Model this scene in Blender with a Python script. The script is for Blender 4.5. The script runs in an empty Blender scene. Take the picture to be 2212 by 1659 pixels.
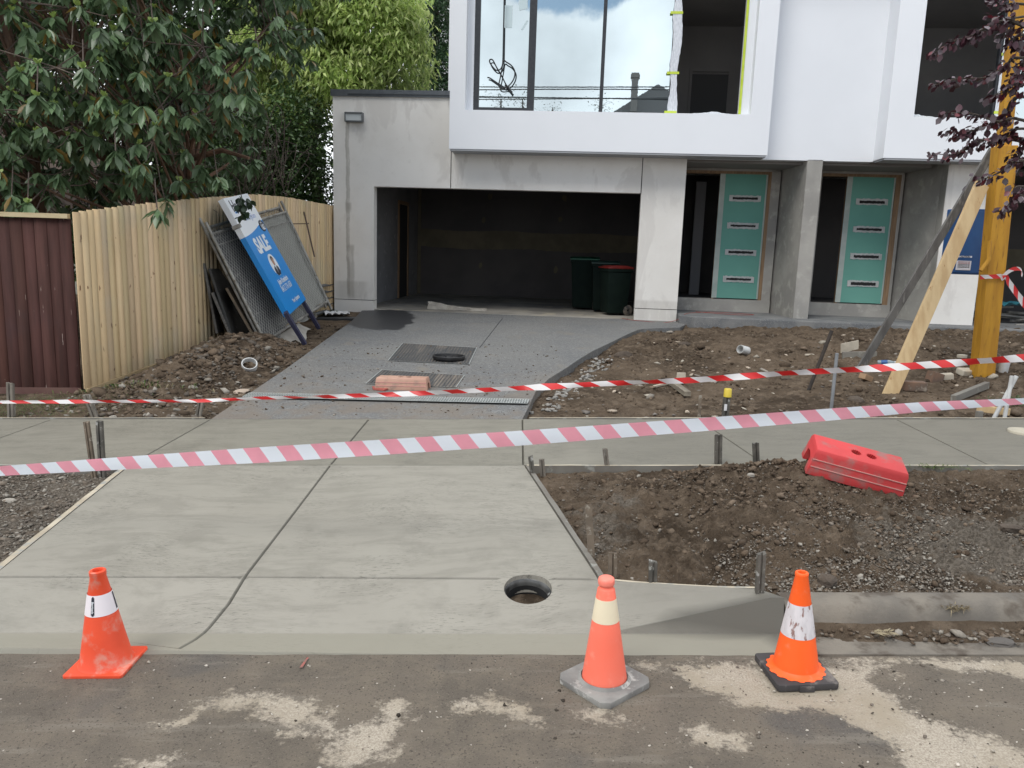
import bpy, bmesh, math, random
import numpy as np
from mathutils import Vector, Matrix
from mathutils.geometry import delaunay_2d_cdt
R_ = math.radians
scene = bpy.context.scene
COL = scene.collection
# ------------------------------------------------------------------ camera
FPX, CXP, CYP, CAMH = 1662.0, 1106.0, 829.5, 1.62      # focal and centre in the units of a 2212 px wide picture
_z = np.array([306, 9470, -1662.0]); _z /= np.linalg.norm(_z)
_f = np.array([0, 0, 1.0]) - _z*_z[2]; _f /= np.linalg.norm(_f)
_Z = np.array([_z[0], _z[1], -_z[2]]); _Y = np.array([_f[0], _f[1], -_f[2]]); _X = np.cross(_Y, _Z)
RM = np.array([_X, _Y, _Z]); CAM = np.array([0, 0, CAMH])
cd = bpy.data.cameras.new('camera'); cam = bpy.data.objects.new('camera', cd); COL.objects.link(cam)
cd.sensor_width = 36; cd.lens = FPX/2212*36; cd.clip_start = 0.05; cd.clip_end = 900
m4 = Matrix([list(RM[i])+[0] for i in range(3)]+[[0, 0, 0, 1]]); m4.translation = Vector(CAM)
cam.matrix_world = m4; scene.camera = cam
# ------------------------------------------------------------------ sky and sun
SUN_EL, SUN_AZ = R_(52), R_(215)
w = bpy.data.worlds.new('World'); scene.world = w; w.use_nodes = True
nt = w.node_tree; nt.nodes.clear()
def N(t, ty, **k):
    n = t.nodes.new(ty)
    for a, b in k.items():
        if a.startswith('i_'): n.inputs[a[2:].replace('_', ' ')].default_value = b
        else: setattr(n, a, b)
    return n
out = N(nt, 'ShaderNodeOutputWorld'); bg = N(nt, 'ShaderNodeBackground'); bg.inputs['Strength'].default_value = 0.13
sky = N(nt, 'ShaderNodeTexSky', sky_type='NISHITA', sun_disc=False, sun_elevation=SUN_EL, sun_rotation=SUN_AZ)
geo = N(nt, 'ShaderNodeTexCoord'); sep = N(nt, 'ShaderNodeSeparateXYZ'); nt.links.new(geo.outputs['Generated'], sep.inputs[0])
def MT(t, op, a, b=None, c=None, clamp=False):
    n = t.nodes.new('ShaderNodeMath'); n.operation = op; n.use_clamp = clamp
    for i, v in enumerate((a, b, c)):
        if v is None: continue
        if isinstance(v, (int, float)): n.inputs[i].default_value = v
        else: t.links.new(v, n.inputs[i])
    return n.outputs[0]
def SM(t, x, a, b):
    n = t.nodes.new('ShaderNodeMapRange'); n.interpolation_type = 'SMOOTHSTEP'
    t.links.new(x, n.inputs[0]); n.inputs[1].default_value = a; n.inputs[2].default_value = b
    return n.outputs[0]
cn = N(nt, 'ShaderNodeTexNoise', i_Scale=9.0, i_Detail=9.0, i_Roughness=0.58); nt.links.new(geo.outputs['Generated'], cn.inputs['Vector'])
cn2 = N(nt, 'ShaderNodeTexNoise', i_Scale=7.0, i_Detail=6.0, i_Roughness=0.5); nt.links.new(geo.outputs['Generated'], cn2.inputs['Vector'])
zz = sep.outputs['Z']
edge = MT(nt, 'ADD', zz, MT(nt, 'MULTIPLY', MT(nt, 'SUBTRACT', cn.outputs[0], 0.5), 0.09))
south = SM(nt, MT(nt, 'MULTIPLY', sep.outputs['Y'], -1.0), 0.30, 0.75)           # the break in the cloud stands behind the camera
blue = MT(nt, 'MULTIPLY', MT(nt, 'MULTIPLY', SM(nt, edge, 0.280, 0.294), MT(nt, 'SUBTRACT', 1.0, SM(nt, edge, 0.62, 0.80))), south)
cr = N(nt, 'ShaderNodeMapRange'); nt.links.new(cn2.outputs[0], cr.inputs[0])
cr.inputs[1].default_value = .3; cr.inputs[2].default_value = .7; cr.inputs[3].default_value = 4.6; cr.inputs[4].default_value = 7.2
cc = N(nt, 'ShaderNodeCombineXYZ')
nt.links.new(MT(nt, 'MULTIPLY', cr.outputs[0], .965), cc.inputs[0]); nt.links.new(MT(nt, 'MULTIPLY', cr.outputs[0], 1.0), cc.inputs[1]); nt.links.new(MT(nt, 'MULTIPLY', cr.outputs[0], 1.05), cc.inputs[2])
mx = N(nt, 'ShaderNodeMix', data_type='RGBA'); nt.links.new(blue, mx.inputs[0]); nt.links.new(cc.outputs[0], mx.inputs[6])
sk = N(nt, 'ShaderNodeMix', data_type='RGBA', blend_type='MULTIPLY'); sk.inputs[0].default_value = 1
nt.links.new(sky.outputs[0], sk.inputs[6]); sk.inputs[7].default_value = (.50, .52, .50, 1)
nt.links.new(sk.outputs[2], mx.inputs[7]); nt.links.new(mx.outputs[2], bg.inputs[0]); nt.links.new(bg.outputs[0], out.inputs[0])
sd = bpy.data.lights.new('sun', 'SUN'); sd.energy = 1.0; sd.angle = R_(25); sd.color = (1, .965, .91)
so = bpy.data.objects.new('sun', sd); COL.objects.link(so)
sdir = Vector((math.sin(SUN_AZ)*math.cos(SUN_EL), math.cos(SUN_AZ)*math.cos(SUN_EL), math.sin(SUN_EL)))
so.rotation_euler = sdir.to_track_quat('Z', 'Y').to_euler(); so.location = (0, -5, 20)
scene.view_settings.view_transform = 'Standard'; scene.view_settings.look = 'None'
scene.view_settings.exposure = 0.9; scene.view_settings.gamma = 1
scene.cycles.max_bounces = 6; scene.cycles.use_denoising = True
rnd = random.Random(7); RG = np.random.default_rng(11)
# ------------------------------------------------------------------ picture measurements to points
def ray(u, v): return RM @ np.array([(u-CXP)/FPX, -(v-CYP)/FPX, -1.0])
def atY(u, v, y): d = ray(u, v); return CAM + d*(y/d[1])
def atZ(u, v, z): d = ray(u, v); return CAM + d*((z-CAMH)/d[2])
G = 0.033
YAW = R_(5); HO = np.array([-3.31, 14.16])
def base(x, y):
    x = np.asarray(x, float); y = np.asarray(y, float); gx = G*np.clip(x, -9, 12)
    z = gx + np.where(y <= 3.06, 0, np.where(y <= 3.45, .08*(y-3.06)/.39, np.where(y <= 5.13, .08+.07*(y-3.45)/1.68, .15+.02*(y-5.13)/1.4)))
    yf = 14.16-(x+3.31)*math.tan(YAW); t = np.clip((y-6.53)/(yf-6.53), 0, 1)
    return np.where(y > 6.53, (.17+gx)*(1-t)+.45*t, z)
KX0, KX1 = .44, 1.15
def apron(x, y):       # crossover surface, with the kerb face rising on its right wing
    b = base(x, y); t = np.clip((np.asarray(x)-KX0)/(KX1-KX0), 0, 1)
    yt = 3.06+.07*t; zt = .13*t + G*np.asarray(x)
    back = .08 + .06*t + G*np.asarray(x)
    z = np.where(y < 3.06, b, np.where(y < yt, G*np.asarray(x)+.13*t*(y-3.06)/np.maximum(yt-3.06, 1e-4), zt+(back-zt)*np.clip((y-yt)/(3.45-yt), 0, 1)))
    return np.where((t > 0) & (y < 3.45), z, b)
BUMPS = [(1.75, 4.64, .56, .30, .185), (2.25, 4.50, .42, .32, .005), (1.05, 4.55, .45, .35, .07), (1.7, 4.05, .8, .32, .09), (1.3, 3.75, .5, .25, .035), (3.2, 4.4, .8, .5, .05),
         (-3.45, 9.1, .50, .85, .32), (-3.55, 8.1, .42, .5, .16), (-3.2, 9.9, .4, .5, .12), (-3.9, 7.6, .25, .3, .05),
         (3.3, 11.2, 1.2, .8, .09), (5.0, 10.5, 1.2, 1.0, .14), (5.7, 8.4, .8, .6, .09), (2.0, 11.0, .7, .5, .04), (3.9, 8.6, .5, .5, .05), (7.2, 9.5, 1.2, 1, .2)]
def soil0(x, y):
    x = np.asarray(x, float); y = np.asarray(y, float); gx = G*np.clip(x, -9, 12)
    fx_ = np.clip((x-.95)/.3, 0, 1); front = (base(x, y) - .045)*(1-fx_) + (gx+.098+.01*np.clip(y-3.3, 0, 2))*fx_
    right = .095 + gx + .03*(np.minimum(y, 25)-6.53)
    left = base(np.full_like(x, -2.6), y) - .05 + .033*(np.clip(x, -9, 0)+2.6)
    z = np.where(y < 6.53, front, np.where(x < -1.2, left, right))
    return np.where(y > 14.5, .3, z)
def soil(x, y):
    z = soil0(x, y)
    for bx, by, sx, sy, h in BUMPS: z = z + h*np.exp(-((x-bx)/sx)**2-((y-by)/sy)**2)
    return z
def gp(u, v, fn=base, dz=0):
    z = 0.0
    for _ in range(70):
        p = atZ(u, v, z); z = .5*z+.5*float(fn(p[0], p[1]))
    return np.array([p[0], p[1], z+dz])
def S(x, y): return (x*.8848, y*.8848)
def c6(x, y): return ((1600+x/2.37)*.8848, (350+y/2.37)*.8848)
def c3(x, y): return ((480+x/3.857)*.8848, (430+y/3.857)*.8848)
# ------------------------------------------------------------------ noise
def _h(ix, iy, s):
    n = (ix.astype(np.int64)*374761393 + iy.astype(np.int64)*668265263 + s*974634777) & 0x7fffffff
    n = ((n ^ (n >> 13))*1274126177) & 0x7fffffff
    return ((n ^ (n >> 16)) & 0xffff)/65535.0
def vn(x, y, s=0):
    ix = np.floor(x); iy = np.floor(y); fx = x-ix; fy = y-iy; fx = fx*fx*(3-2*fx); fy = fy*fy*(3-2*fy)
    return (_h(ix, iy, s)*(1-fx)+_h(ix+1, iy, s)*fx)*(1-fy)+(_h(ix, iy+1, s)*(1-fx)+_h(ix+1, iy+1, s)*fx)*fy
def fbm(x, y, sc, o=5, s=0, rough=.5):
    a = 1; t = 0; n = 0
    for i in range(o):
        n = n+a*(vn(x*sc+i*17.3, y*sc-i*9.1, s+i)-.5); t += a; a *= rough; sc *= 2.03
    return n/t*2
# ------------------------------------------------------------------ materials
MATS = {}
def base_mat(name):
    m = bpy.data.materials.new(name); m.use_nodes = True; t = m.node_tree
    return m, t, t.nodes['Principled BSDF']
def coords(t, sc=(1, 1, 1), kind='Object', rot=(0, 0, 0)):
    tc = N(t, 'ShaderNodeTexCoord'); mp = N(t, 'ShaderNodeMapping'); mp.inputs['Scale'].default_value = sc; mp.inputs['Rotation'].default_value = rot
    t.links.new(tc.outputs[kind], mp.inputs[0]); return mp.outputs[0]
def noise(t, vec, sc, det=6, rough=.55, dist=0):
    n = N(t, 'ShaderNodeTexNoise', i_Scale=float(sc), i_Detail=float(det), i_Roughness=float(rough), i_Distortion=float(dist)); t.links.new(vec, n.inputs['Vector']); return n.outputs[0]
def mixc(t, f, a, b, bt='MIX'):
    n = N(t, 'ShaderNodeMix', data_type='RGBA', blend_type=bt)
    for i, v in ((0, f), (6, a), (7, b)):
        if isinstance(v, (int, float)): n.inputs[i].default_value = v
        elif isinstance(v, tuple): n.inputs[i].default_value = (v+(1,))[:4]
        else: t.links.new(v, n.inputs[i])
    return n.outputs[2]
def bump(t, bs, h, strength=.3, dist=.01, prev=None):
    b = N(t, 'ShaderNodeBump'); b.inputs['Strength'].default_value = strength; b.inputs['Distance'].default_value = dist
    t.links.new(h, b.inputs['Height'])
    if prev is not None: t.links.new(prev, b.inputs['Normal'])
    t.links.new(b.outputs[0], bs.inputs['Normal']); return b.outputs[0]
def mat(name, c1, c2=None, sc=3, rough=.7, bs=None, bstr=.3, bd=.004, stretch=(1, 1, 1), lo=.35, hi=.65, c3_=None, sc3=20, amt3=(.6, .7), metal=0, attr=None, spec=.5, det=6, coat=0):
    if name in MATS: return MATS[name]
    m, t, b = base_mat(name); v = coords(t, stretch)
    col = None
    if c2: col = mixc(t, SM(t, noise(t, v, sc, det), lo, hi), c1, c2)
    if c3_: col = mixc(t, SM(t, noise(t, v, sc3, 5, .6), amt3[0], amt3[1]), col if col is not None else c1, c3_)
    if attr:
        a = N(t, 'ShaderNodeAttribute', attribute_name=attr); col = mixc(t, 1.0, col if col is not None else c1, a.outputs['Color'], 'MULTIPLY')
    if col is not None: t.links.new(col, b.inputs['Base Color'])
    else: b.inputs['Base Color'].default_value = c1+(1,)
    b.inputs['Roughness'].default_value = rough; b.inputs['Metallic'].default_value = metal; b.inputs['Specular IOR Level'].default_value = spec
    if coat: b.inputs['Coat Weight'].default_value = coat
    if bs: bump(t, b, noise(t, v, bs, 6, .6), bstr, bd)
    MATS[name] = m; return m
# ------------------------------------------------------------------ object helpers
def tag(o, label=None, cat=None, group=None, kind=None):
    if label: o['label'] = label
    if cat: o['category'] = cat
    if group: o['group'] = group
    if kind: o['kind'] = kind
    return o
def empty(name, label, cat, loc=(0, 0, 0), rz=0, group=None, mw=None):
    o = bpy.data.objects.new(name, None); COL.objects.link(o); o.empty_display_size = .1
    if mw is not None: o.matrix_world = mw
    else: o.location = Vector([float(c) for c in loc]); o.rotation_euler = (0, 0, rz)
    return tag(o, label, cat, group)
class M:
    def __init__(s): s.v = []; s.f = []
    def add(s, vs, fs):
        k = len(s.v); s.v += [tuple(float(c) for c in p) for p in vs]; s.f += [tuple(i+k for i in f) for f in fs]; return s
    def box(s, x0, x1, y0, y1, z0, z1):
        return s.add([(x0, y0, z0), (x1, y0, z0), (x1, y1, z0), (x0, y1, z0), (x0, y0, z1), (x1, y0, z1), (x1, y1, z1), (x0, y1, z1)],
                     [(0, 3, 2, 1), (4, 5, 6, 7), (0, 1, 5, 4), (1, 2, 6, 5), (2, 3, 7, 6), (3, 0, 4, 7)])
    def prism(s, poly, a, b, axis='y'):     # polygon in two axes, extruded along the third
        n = len(poly)
        def P(p, c): return (p[0], c, p[1]) if axis == 'y' else ((p[0], p[1], c) if axis == 'z' else (c, p[0], p[1]))
        vs = [P(p, a) for p in poly]+[P(p, b) for p in poly]
        return s.add(vs, [tuple(range(n)), tuple(range(2*n-1, n-1, -1))]+[(i, i+n, (i+1) % n+n, (i+1) % n) for i in range(n)])
    def tube(s, pts, r, n=8, cap=True):
        pts = [Vector([float(c) for c in p]) for p in pts]; k0 = len(pts); rr = r if hasattr(r, '__len__') else [r]*k0
        ref = None; vs = []
        for i, p in enumerate(pts):
            d = (pts[min(i+1, k0-1)]-pts[max(i-1, 0)]).normalized()
            if ref is None: ref = Vector((0, 0, 1)) if abs(d.z) < .9 else Vector((1, 0, 0))
            a = (ref-d*ref.dot(d)); a = a.normalized() if a.length > 1e-6 else d.orthogonal().normalized(); ref = a; b = d.cross(a)
            for j in range(n):
                t = 2*math.pi*j/n; vs.append(p+(a*math.cos(t)+b*math.sin(t))*rr[i])
        fs = [(i*n+j, i*n+(j+1) % n, (i+1)*n+(j+1) % n, (i+1)*n+j) for i in range(k0-1) for j in range(n)]
        if cap: fs += [tuple(range(n-1, -1, -1)), tuple(range((k0-1)*n, k0*n))]
        return s.add(vs, fs)
    def lathe(s, prof, n=32, c=(0, 0), close=False):
        vs = [(c[0]+r*math.cos(2*math.pi*j/n), c[1]+r*math.sin(2*math.pi*j/n), z) for r, z in prof for j in range(n)]
        k = len(prof)
        return s.add(vs, [(i*n+j, i*n+(j+1) % n, (i+1)*n+(j+1) % n, (i+1)*n+j) for i in range(k-1) for j in range(n)])
    def beam(s, p, q, wd, th, side=None):     # rectangular bar between two points
        p = Vector([float(c) for c in p]); q = Vector([float(c) for c in q]); d = (q-p).normalized()
        a = Vector(side) if side is not None else Vector((0, 1, 0)); a = (a-d*a.dot(d)).normalized(); b = d.cross(a)
        vs = [e+a*(th/2*i)+b*(wd/2*j) for e in (p, q) for i, j in ((-1, -1), (1, -1), (1, 1), (-1, 1))]
        return s.add(vs, [(0, 3, 2, 1), (4, 5, 6, 7), (0, 1, 5, 4), (1, 2, 6, 5), (2, 3, 7, 6), (3, 0, 4, 7)])
    def build(s, name, m, parent=None, smooth=False, bevel=0, seg=2, mods=None):
        me = bpy.data.meshes.new(name); me.from_pydata(s.v, [], s.f); me.update()
        bm = bmesh.new(); bm.from_mesh(me)
        bmesh.ops.recalc_face_normals(bm, faces=bm.faces)
        if bevel:
            bmesh.ops.bevel(bm, geom=[e for e in bm.edges if len(e.link_faces) == 2 and e.calc_face_angle(0) > .5], offset=bevel, segments=seg, affect='EDGES', profile=.6)
        bm.to_mesh(me); bm.free()
        if smooth:
            me.polygons.foreach_set('use_smooth', [True]*len(me.polygons)); me.set_sharp_from_angle(angle=R_(40))
        me.materials.append(m); o = bpy.data.objects.new(name, me); COL.objects.link(o)
        if parent is not None: o.parent = parent
        return o
def npmesh(name, V, T, m, parent=None, col=None, smooth=False, attrs=None):
    me = bpy.data.meshes.new(name); V = np.asarray(V, np.float32); T = np.asarray(T, np.int32); k = T.shape[1]
    me.vertices.add(len(V)); me.vertices.foreach_set('co', V.ravel()); me.loops.add(T.size); me.loops.foreach_set('vertex_index', T.ravel())
    me.polygons.add(len(T)); me.polygons.foreach_set('loop_start', np.arange(len(T), dtype=np.int32)*k)
    try: me.polygons.foreach_set('loop_total', np.full(len(T), k, np.int32))
    except Exception: pass
    me.update(calc_edges=True)
    if smooth: me.polygons.foreach_set('use_smooth', np.ones(len(T), bool))
    if col is not None:
        a = me.attributes.new('col', 'FLOAT_COLOR', 'POINT'); a.data.foreach_set('color', np.concatenate([col, np.ones((len(col), 1))], 1).astype(np.float32).ravel())
    for k2, v2 in (attrs or {}).items():
        a = me.attributes.new(k2, 'FLOAT', 'POINT'); a.data.foreach_set('value', np.asarray(v2, np.float32))
    me.materials.append(m); o = bpy.data.objects.new(name, me); COL.objects.link(o)
    if parent is not None: o.parent = parent
    return o
def fan(tx0, tx1, y0, y1, st, sy):       # ground grid that is finer near the street
    ny = int(math.log(y1/y0)/sy)+1; nx = int((tx1-tx0)/st)+1
    yy = y0*np.exp(np.linspace(0, math.log(y1/y0), ny)); tt = np.linspace(tx0, tx1, nx)
    X = np.outer(yy, tt).ravel(); Y = np.repeat(yy, nx)
    i = np.arange(ny-1)[:, None]*nx+np.arange(nx-1)[None]; i = i.ravel()
    return X, Y, np.stack([i, i+1, i+nx+1, i+nx], 1)
def seg_d(px, py, a, b):
    ax, ay = a; bx, by = b; dx, dy = bx-ax, by-ay; t = np.clip(((px-ax)*dx+(py-ay)*dy)/(dx*dx+dy*dy+1e-12), 0, 1)
    return np.hypot(px-ax-t*dx, py-ay-t*dy)
def sdf(px, py, poly):       # positive inside
    d = np.full(px.shape, 1e9); ins = np.zeros(px.shape, bool); n = len(poly)
    for i in range(n):
        a = poly[i]; b = poly[(i+1) % n]; d = np.minimum(d, seg_d(px, py, a, b))
        c = ((a[1] > py) != (b[1] > py)) & (px < (b[0]-a[0])*(py-a[1])/((b[1]-a[1]) or 1e-12)+a[0]); ins ^= c
    return np.where(ins, d, -d)
def slab(name, poly, zf, m, step=.12, hole=None, grooves=(), skirt=.12, lines=()):   # triangulated slab following a height function
    V = [Vector(p) for p in poly]; n = len(V); E = [(i, (i+1) % n) for i in range(n)]; drop = {}
    if hole:
        hc, hr = hole; k0 = len(V)
        for j in range(40): V.append(Vector((hc[0]+hr*math.cos(j*math.tau/40), hc[1]+hr*math.sin(j*math.tau/40))))
        E += [(k0+j, k0+(j+1) % 40) for j in range(40)]
    P = np.array(poly); gx = np.arange(P[:, 0].min()+step/2, P[:, 0].max(), step); gy = np.arange(P[:, 1].min()+step/2, P[:, 1].max(), step)
    XX, YY = np.meshgrid(gx, gy); XX = XX.ravel()+.0; YY = YY.ravel()
    ok = sdf(XX, YY, poly) > .02
    if hole: ok &= np.hypot(XX-hole[0][0], YY-hole[0][1]) > hole[1]+.02
    gd = np.full(XX.shape, 1e9)
    for g in grooves:
        for a, b in zip(g[:-1], g[1:]): gd = np.minimum(gd, seg_d(XX, YY, a, b))
    ok &= gd > .02
    for x, y in zip(XX[ok], YY[ok]): V.append(Vector((x, y)))
    for g in list(grooves)+list(lines):
        isg = any(g is q for q in grooves)
        for off in ((-.0085, 0, .0085) if isg else (0,)):
            pts = []
            for i in range(len(g)):
                a = np.array(g[max(i-1, 0)]); b = np.array(g[min(i+1, len(g)-1)]); d = (b-a)/np.linalg.norm(b-a)
                pts.append(np.array(g[i])+off*np.array([-d[1], d[0]]))
            k0 = len(V)
            for p in pts: V.append(Vector(p))
            E += [(k0+i, k0+i+1) for i in range(len(pts)-1)]
    r = delaunay_2d_cdt(V, E, [], 0, 1e-5)
    vv = np.array([(p.x, p.y) for p in r[0]]); ff = []
    for f in r[2]:
        c = vv[list(f)].mean(0)
        if sdf(np.array([c[0]]), np.array([c[1]]), poly)[0] <= 0: continue
        if hole and math.hypot(c[0]-hole[0][0], c[1]-hole[0][1]) < hole[1]*.997: continue
        ff.append(tuple(f))
    z = zf(vv[:, 0], vv[:, 1]).astype(float); gr = np.full(len(vv), 1e9)
    for g in grooves:
        for a, b in zip(g[:-1], g[1:]): gr = np.minimum(gr, seg_d(vv[:, 0], vv[:, 1], a, b))
    z = np.where(gr < .002, z-.016, z)
    b = M(); b.add(np.column_stack([vv, z]), ff)
    for i in range(n):
        p, q = np.array(poly[i]), np.array(poly[(i+1) % n]); k = max(1, int(np.linalg.norm(q-p)/step))
        for j in range(k):
            a1 = p+(q-p)*j/k; a2 = p+(q-p)*(j+1)/k; z1 = float(zf(a1[0], a1[1])); z2 = float(zf(a2[0], a2[1]))
            b.add([(a1[0], a1[1], z1), (a2[0], a2[1], z2), (a2[0], a2[1], z2-skirt), (a1[0], a1[1], z1-skirt)], [(0, 1, 2, 3)])
    if hole:
        hc, hr = hole
        for j in range(40):
            t1, t2 = j*math.tau/40, (j+1)*math.tau/40
            a1 = (hc[0]+hr*math.cos(t1), hc[1]+hr*math.sin(t1)); a2 = (hc[0]+hr*math.cos(t2), hc[1]+hr*math.sin(t2))
            z1 = float(zf(*a1)); z2 = float(zf(*a2)); b.add([(*a1, z1), (*a2, z2), (*a2, z2-.09), (*a1, z1-.09)], [(0, 1, 2, 3)])
    me = bpy.data.meshes.new(name); me.from_pydata(b.v, [], b.f); me.materials.append(m)
    wv_ = np.zeros(len(b.v)); wv_[:len(vv)] = (gr < .002)*.8; me.attributes.new('wet', 'FLOAT', 'POINT').data.foreach_set('value', wv_.astype(np.float32))
    bm = bmesh.new(); bm.from_mesh(me); bmesh.ops.remove_doubles(bm, verts=bm.verts, dist=1e-5)
    bmesh.ops.recalc_face_normals(bm, faces=bm.faces)
    if sum(f.normal.z*f.calc_area() for f in bm.faces) < 0: bmesh.ops.reverse_faces(bm, faces=bm.faces)
    bm.to_mesh(me); bm.free()
    o = bpy.data.objects.new(name, me); COL.objects.link(o); return tag(o, kind='structure')
def textmesh(name, s, size, m, parent, mw, bold=0, sx=1.0, ext=.0008):
    cu = bpy.data.curves.new(name, 'FONT'); cu.body = s; cu.size = size; cu.extrude = ext; cu.offset = bold; cu.align_x = 'CENTER'; cu.align_y = 'CENTER'; cu.resolution_u = 3
    o = bpy.data.objects.new(name, cu); COL.objects.link(o); dg = bpy.context.evaluated_depsgraph_get()
    me = bpy.data.meshes.new_from_object(o.evaluated_get(dg)); bpy.data.objects.remove(o); bpy.data.curves.remove(cu)
    me.materials.clear(); me.materials.append(m); o = bpy.data.objects.new(name, me); COL.objects.link(o); o.parent = parent
    o.matrix_local = mw @ Matrix.Diagonal((sx, 1, 1, 1)); return o
# ================================================================== GROUND
# ---- road: pale old concrete showing through a film of brown mud
def q1(l, f): return [tuple(gp(*f(*p))[:2]) for p in l]
fL = lambda x, y: (x*.4, 1185.6+y*.4)
fM = lambda x, y: (1017.5+x*.4, 1185.6+y*.4)
fR = lambda x, y: (1504+x*.32, 1327+y*.32)
PATCH = [q1([(870, 965), (990, 880), (1130, 805), (1300, 765), (1500, 760), (1700, 830), (1800, 900), (1800, 955), (1650, 950), (1450, 920), (1330, 860), (1150, 870), (1000, 950), (900, 980)], fL),
         q1([(1780, 990), (1950, 960), (2060, 950), (2040, 860), (2130, 820), (2200, 850), (2190, 960), (2170, 1060), (2050, 1140), (1900, 1165), (1780, 1120), (1730, 1060)], fL),
         q1([(1500, 1000), (1700, 985), (1760, 1010), (1620, 1020)], fL), q1([(700, 1150), (850, 1120), (950, 1140), (900, 1180), (780, 1200)], fL),
         q1([(-70, 860), (0, 820), (120, 815), (260, 860), (370, 910), (350, 935), (200, 920), (60, 905), (-80, 890)], fM),
         q1([(560, 890), (700, 860), (800, 880), (880, 930), (700, 925)], fM),
         q1([(1150, 975), (1250, 950), (1400, 985), (1550, 1065), (1450, 1070), (1300, 1050), (1180, 1020)], fM),
         q1([(930, 620), (1530, 612), (2300, 600), (2300, 700)], fM)+q1([(1190, 370), (1190, 420), (1280, 520), (1400, 570), (1550, 680), (1800, 780), (1950, 800), (2212, 940), (2500, 1090), (2500, 1300), (1500, 1200), (1380, 1037), (1290, 930), (1160, 790), (950, 700), (760, 650), (450, 630), (200, 600)], fR)+q1([(1380, 820), (1180, 750), (1060, 660)], fM),
         q1([(1300, 335), (1600, 340), (1900, 380), (2212, 420), (2600, 440), (2600, 330), (2212, 325), (900, 300), (800, 320)], fR)]
m, t, b = base_mat('road_surface'); v = coords(t)
at = N(t, 'ShaderNodeAttribute', attribute_name='patch').outputs['Fac']
e = MT(t, 'ADD', at, MT(t, 'MULTIPLY', MT(t, 'SUBTRACT', noise(t, v, 8, 10, .74), .5), .42))
e = MT(t, 'ADD', e, MT(t, 'MULTIPLY', MT(t, 'SUBTRACT', noise(t, v, 60, 4, .7), .5), .16))
mk = SM(t, e, -.026, .042)
mud = mixc(t, SM(t, noise(t, v, 2.2, 8, .6), .35, .65), (.104, .087, .067), (.148, .122, .093))
mud = mixc(t, SM(t, noise(t, v, 9, 8, .7), .42, .70), mud, (.155, .128, .095))
mud = mixc(t, SM(t, noise(t, v, 1.3, 4, .6), .56, .68), mud, (.095, .084, .072))
mud = mixc(t, MT(t, 'MULTIPLY', SM(t, noise(t, coords(t, (.7, 4, 1), rot=(0, 0, .12)), 2.4, 7, .65), .54, .68), .6), mud, (.20, .175, .14))
mud = mixc(t, SM(t, noise(t, v, 110, 3, .6), .56, .68), mud, (.055, .044, .033))
mud = mixc(t, SM(t, noise(t, coords(t, (1, 2.5, 1)), 150, 3, .6), .60, .70), mud, (.23, .20, .16))
ag = mixc(t, SM(t, noise(t, v, 150, 4, .7), .38, .62), (.30, .255, .20), (.46, .405, .325))
ag = mixc(t, SM(t, noise(t, v, 3, 7, .6), .40, .66), ag, (.32, .27, .20))
ag = mixc(t, SM(t, noise(t, v, 45, 5, .7), .60, .68), ag, (.16, .13, .10))
t.links.new(mixc(t, mk, mud, ag), b.inputs['Base Color']); b.inputs['Roughness'].default_value = .82
nb = bump(t, b, mk, .5, .004); nb = bump(t, b, noise(t, v, 40, 9, .75), .8, .009, nb); bump(t, b, noise(t, v, 260, 3, .6), .5, .0015, nb)
X, Y, Q = fan(-1.25, 1.35, .8, 2.875, .006, .006)
pd = np.full(X.shape, -9.0)
for p in PATCH: pd = np.maximum(pd, sdf(X, Y, p))
pz = G*X + .004*fbm(X, Y, 6, 4, 3) - .003*np.clip(pd*20, -1, 1)
o = npmesh('road', np.column_stack([X, Y, pz]), Q, m, smooth=True, attrs={'patch': np.clip(pd, -.4, .4)}); tag(o, kind='structure')
xs = np.concatenate([[-60, -30], np.arange(-12, 12.1, 1), [30, 60]]); ys = np.concatenate([[-60, -30, -14], np.arange(-8, 2.9, .9)])
XX, YY = np.meshgrid(xs, ys); zz_ = G*np.clip(XX, -9, 12)-.012; nx = len(xs)
i = (np.arange(len(ys)-1)[:, None]*nx+np.arange(nx-1)).ravel()
tag(npmesh('road_surround', np.column_stack([XX.ravel(), YY.ravel(), zz_.ravel()]), np.stack([i, i+1, i+nx+1, i+nx], 1), mat('road_far', (.088, .074, .06), (.132, .11, .087), 2, .85), attrs=None), kind='structure')
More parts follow.
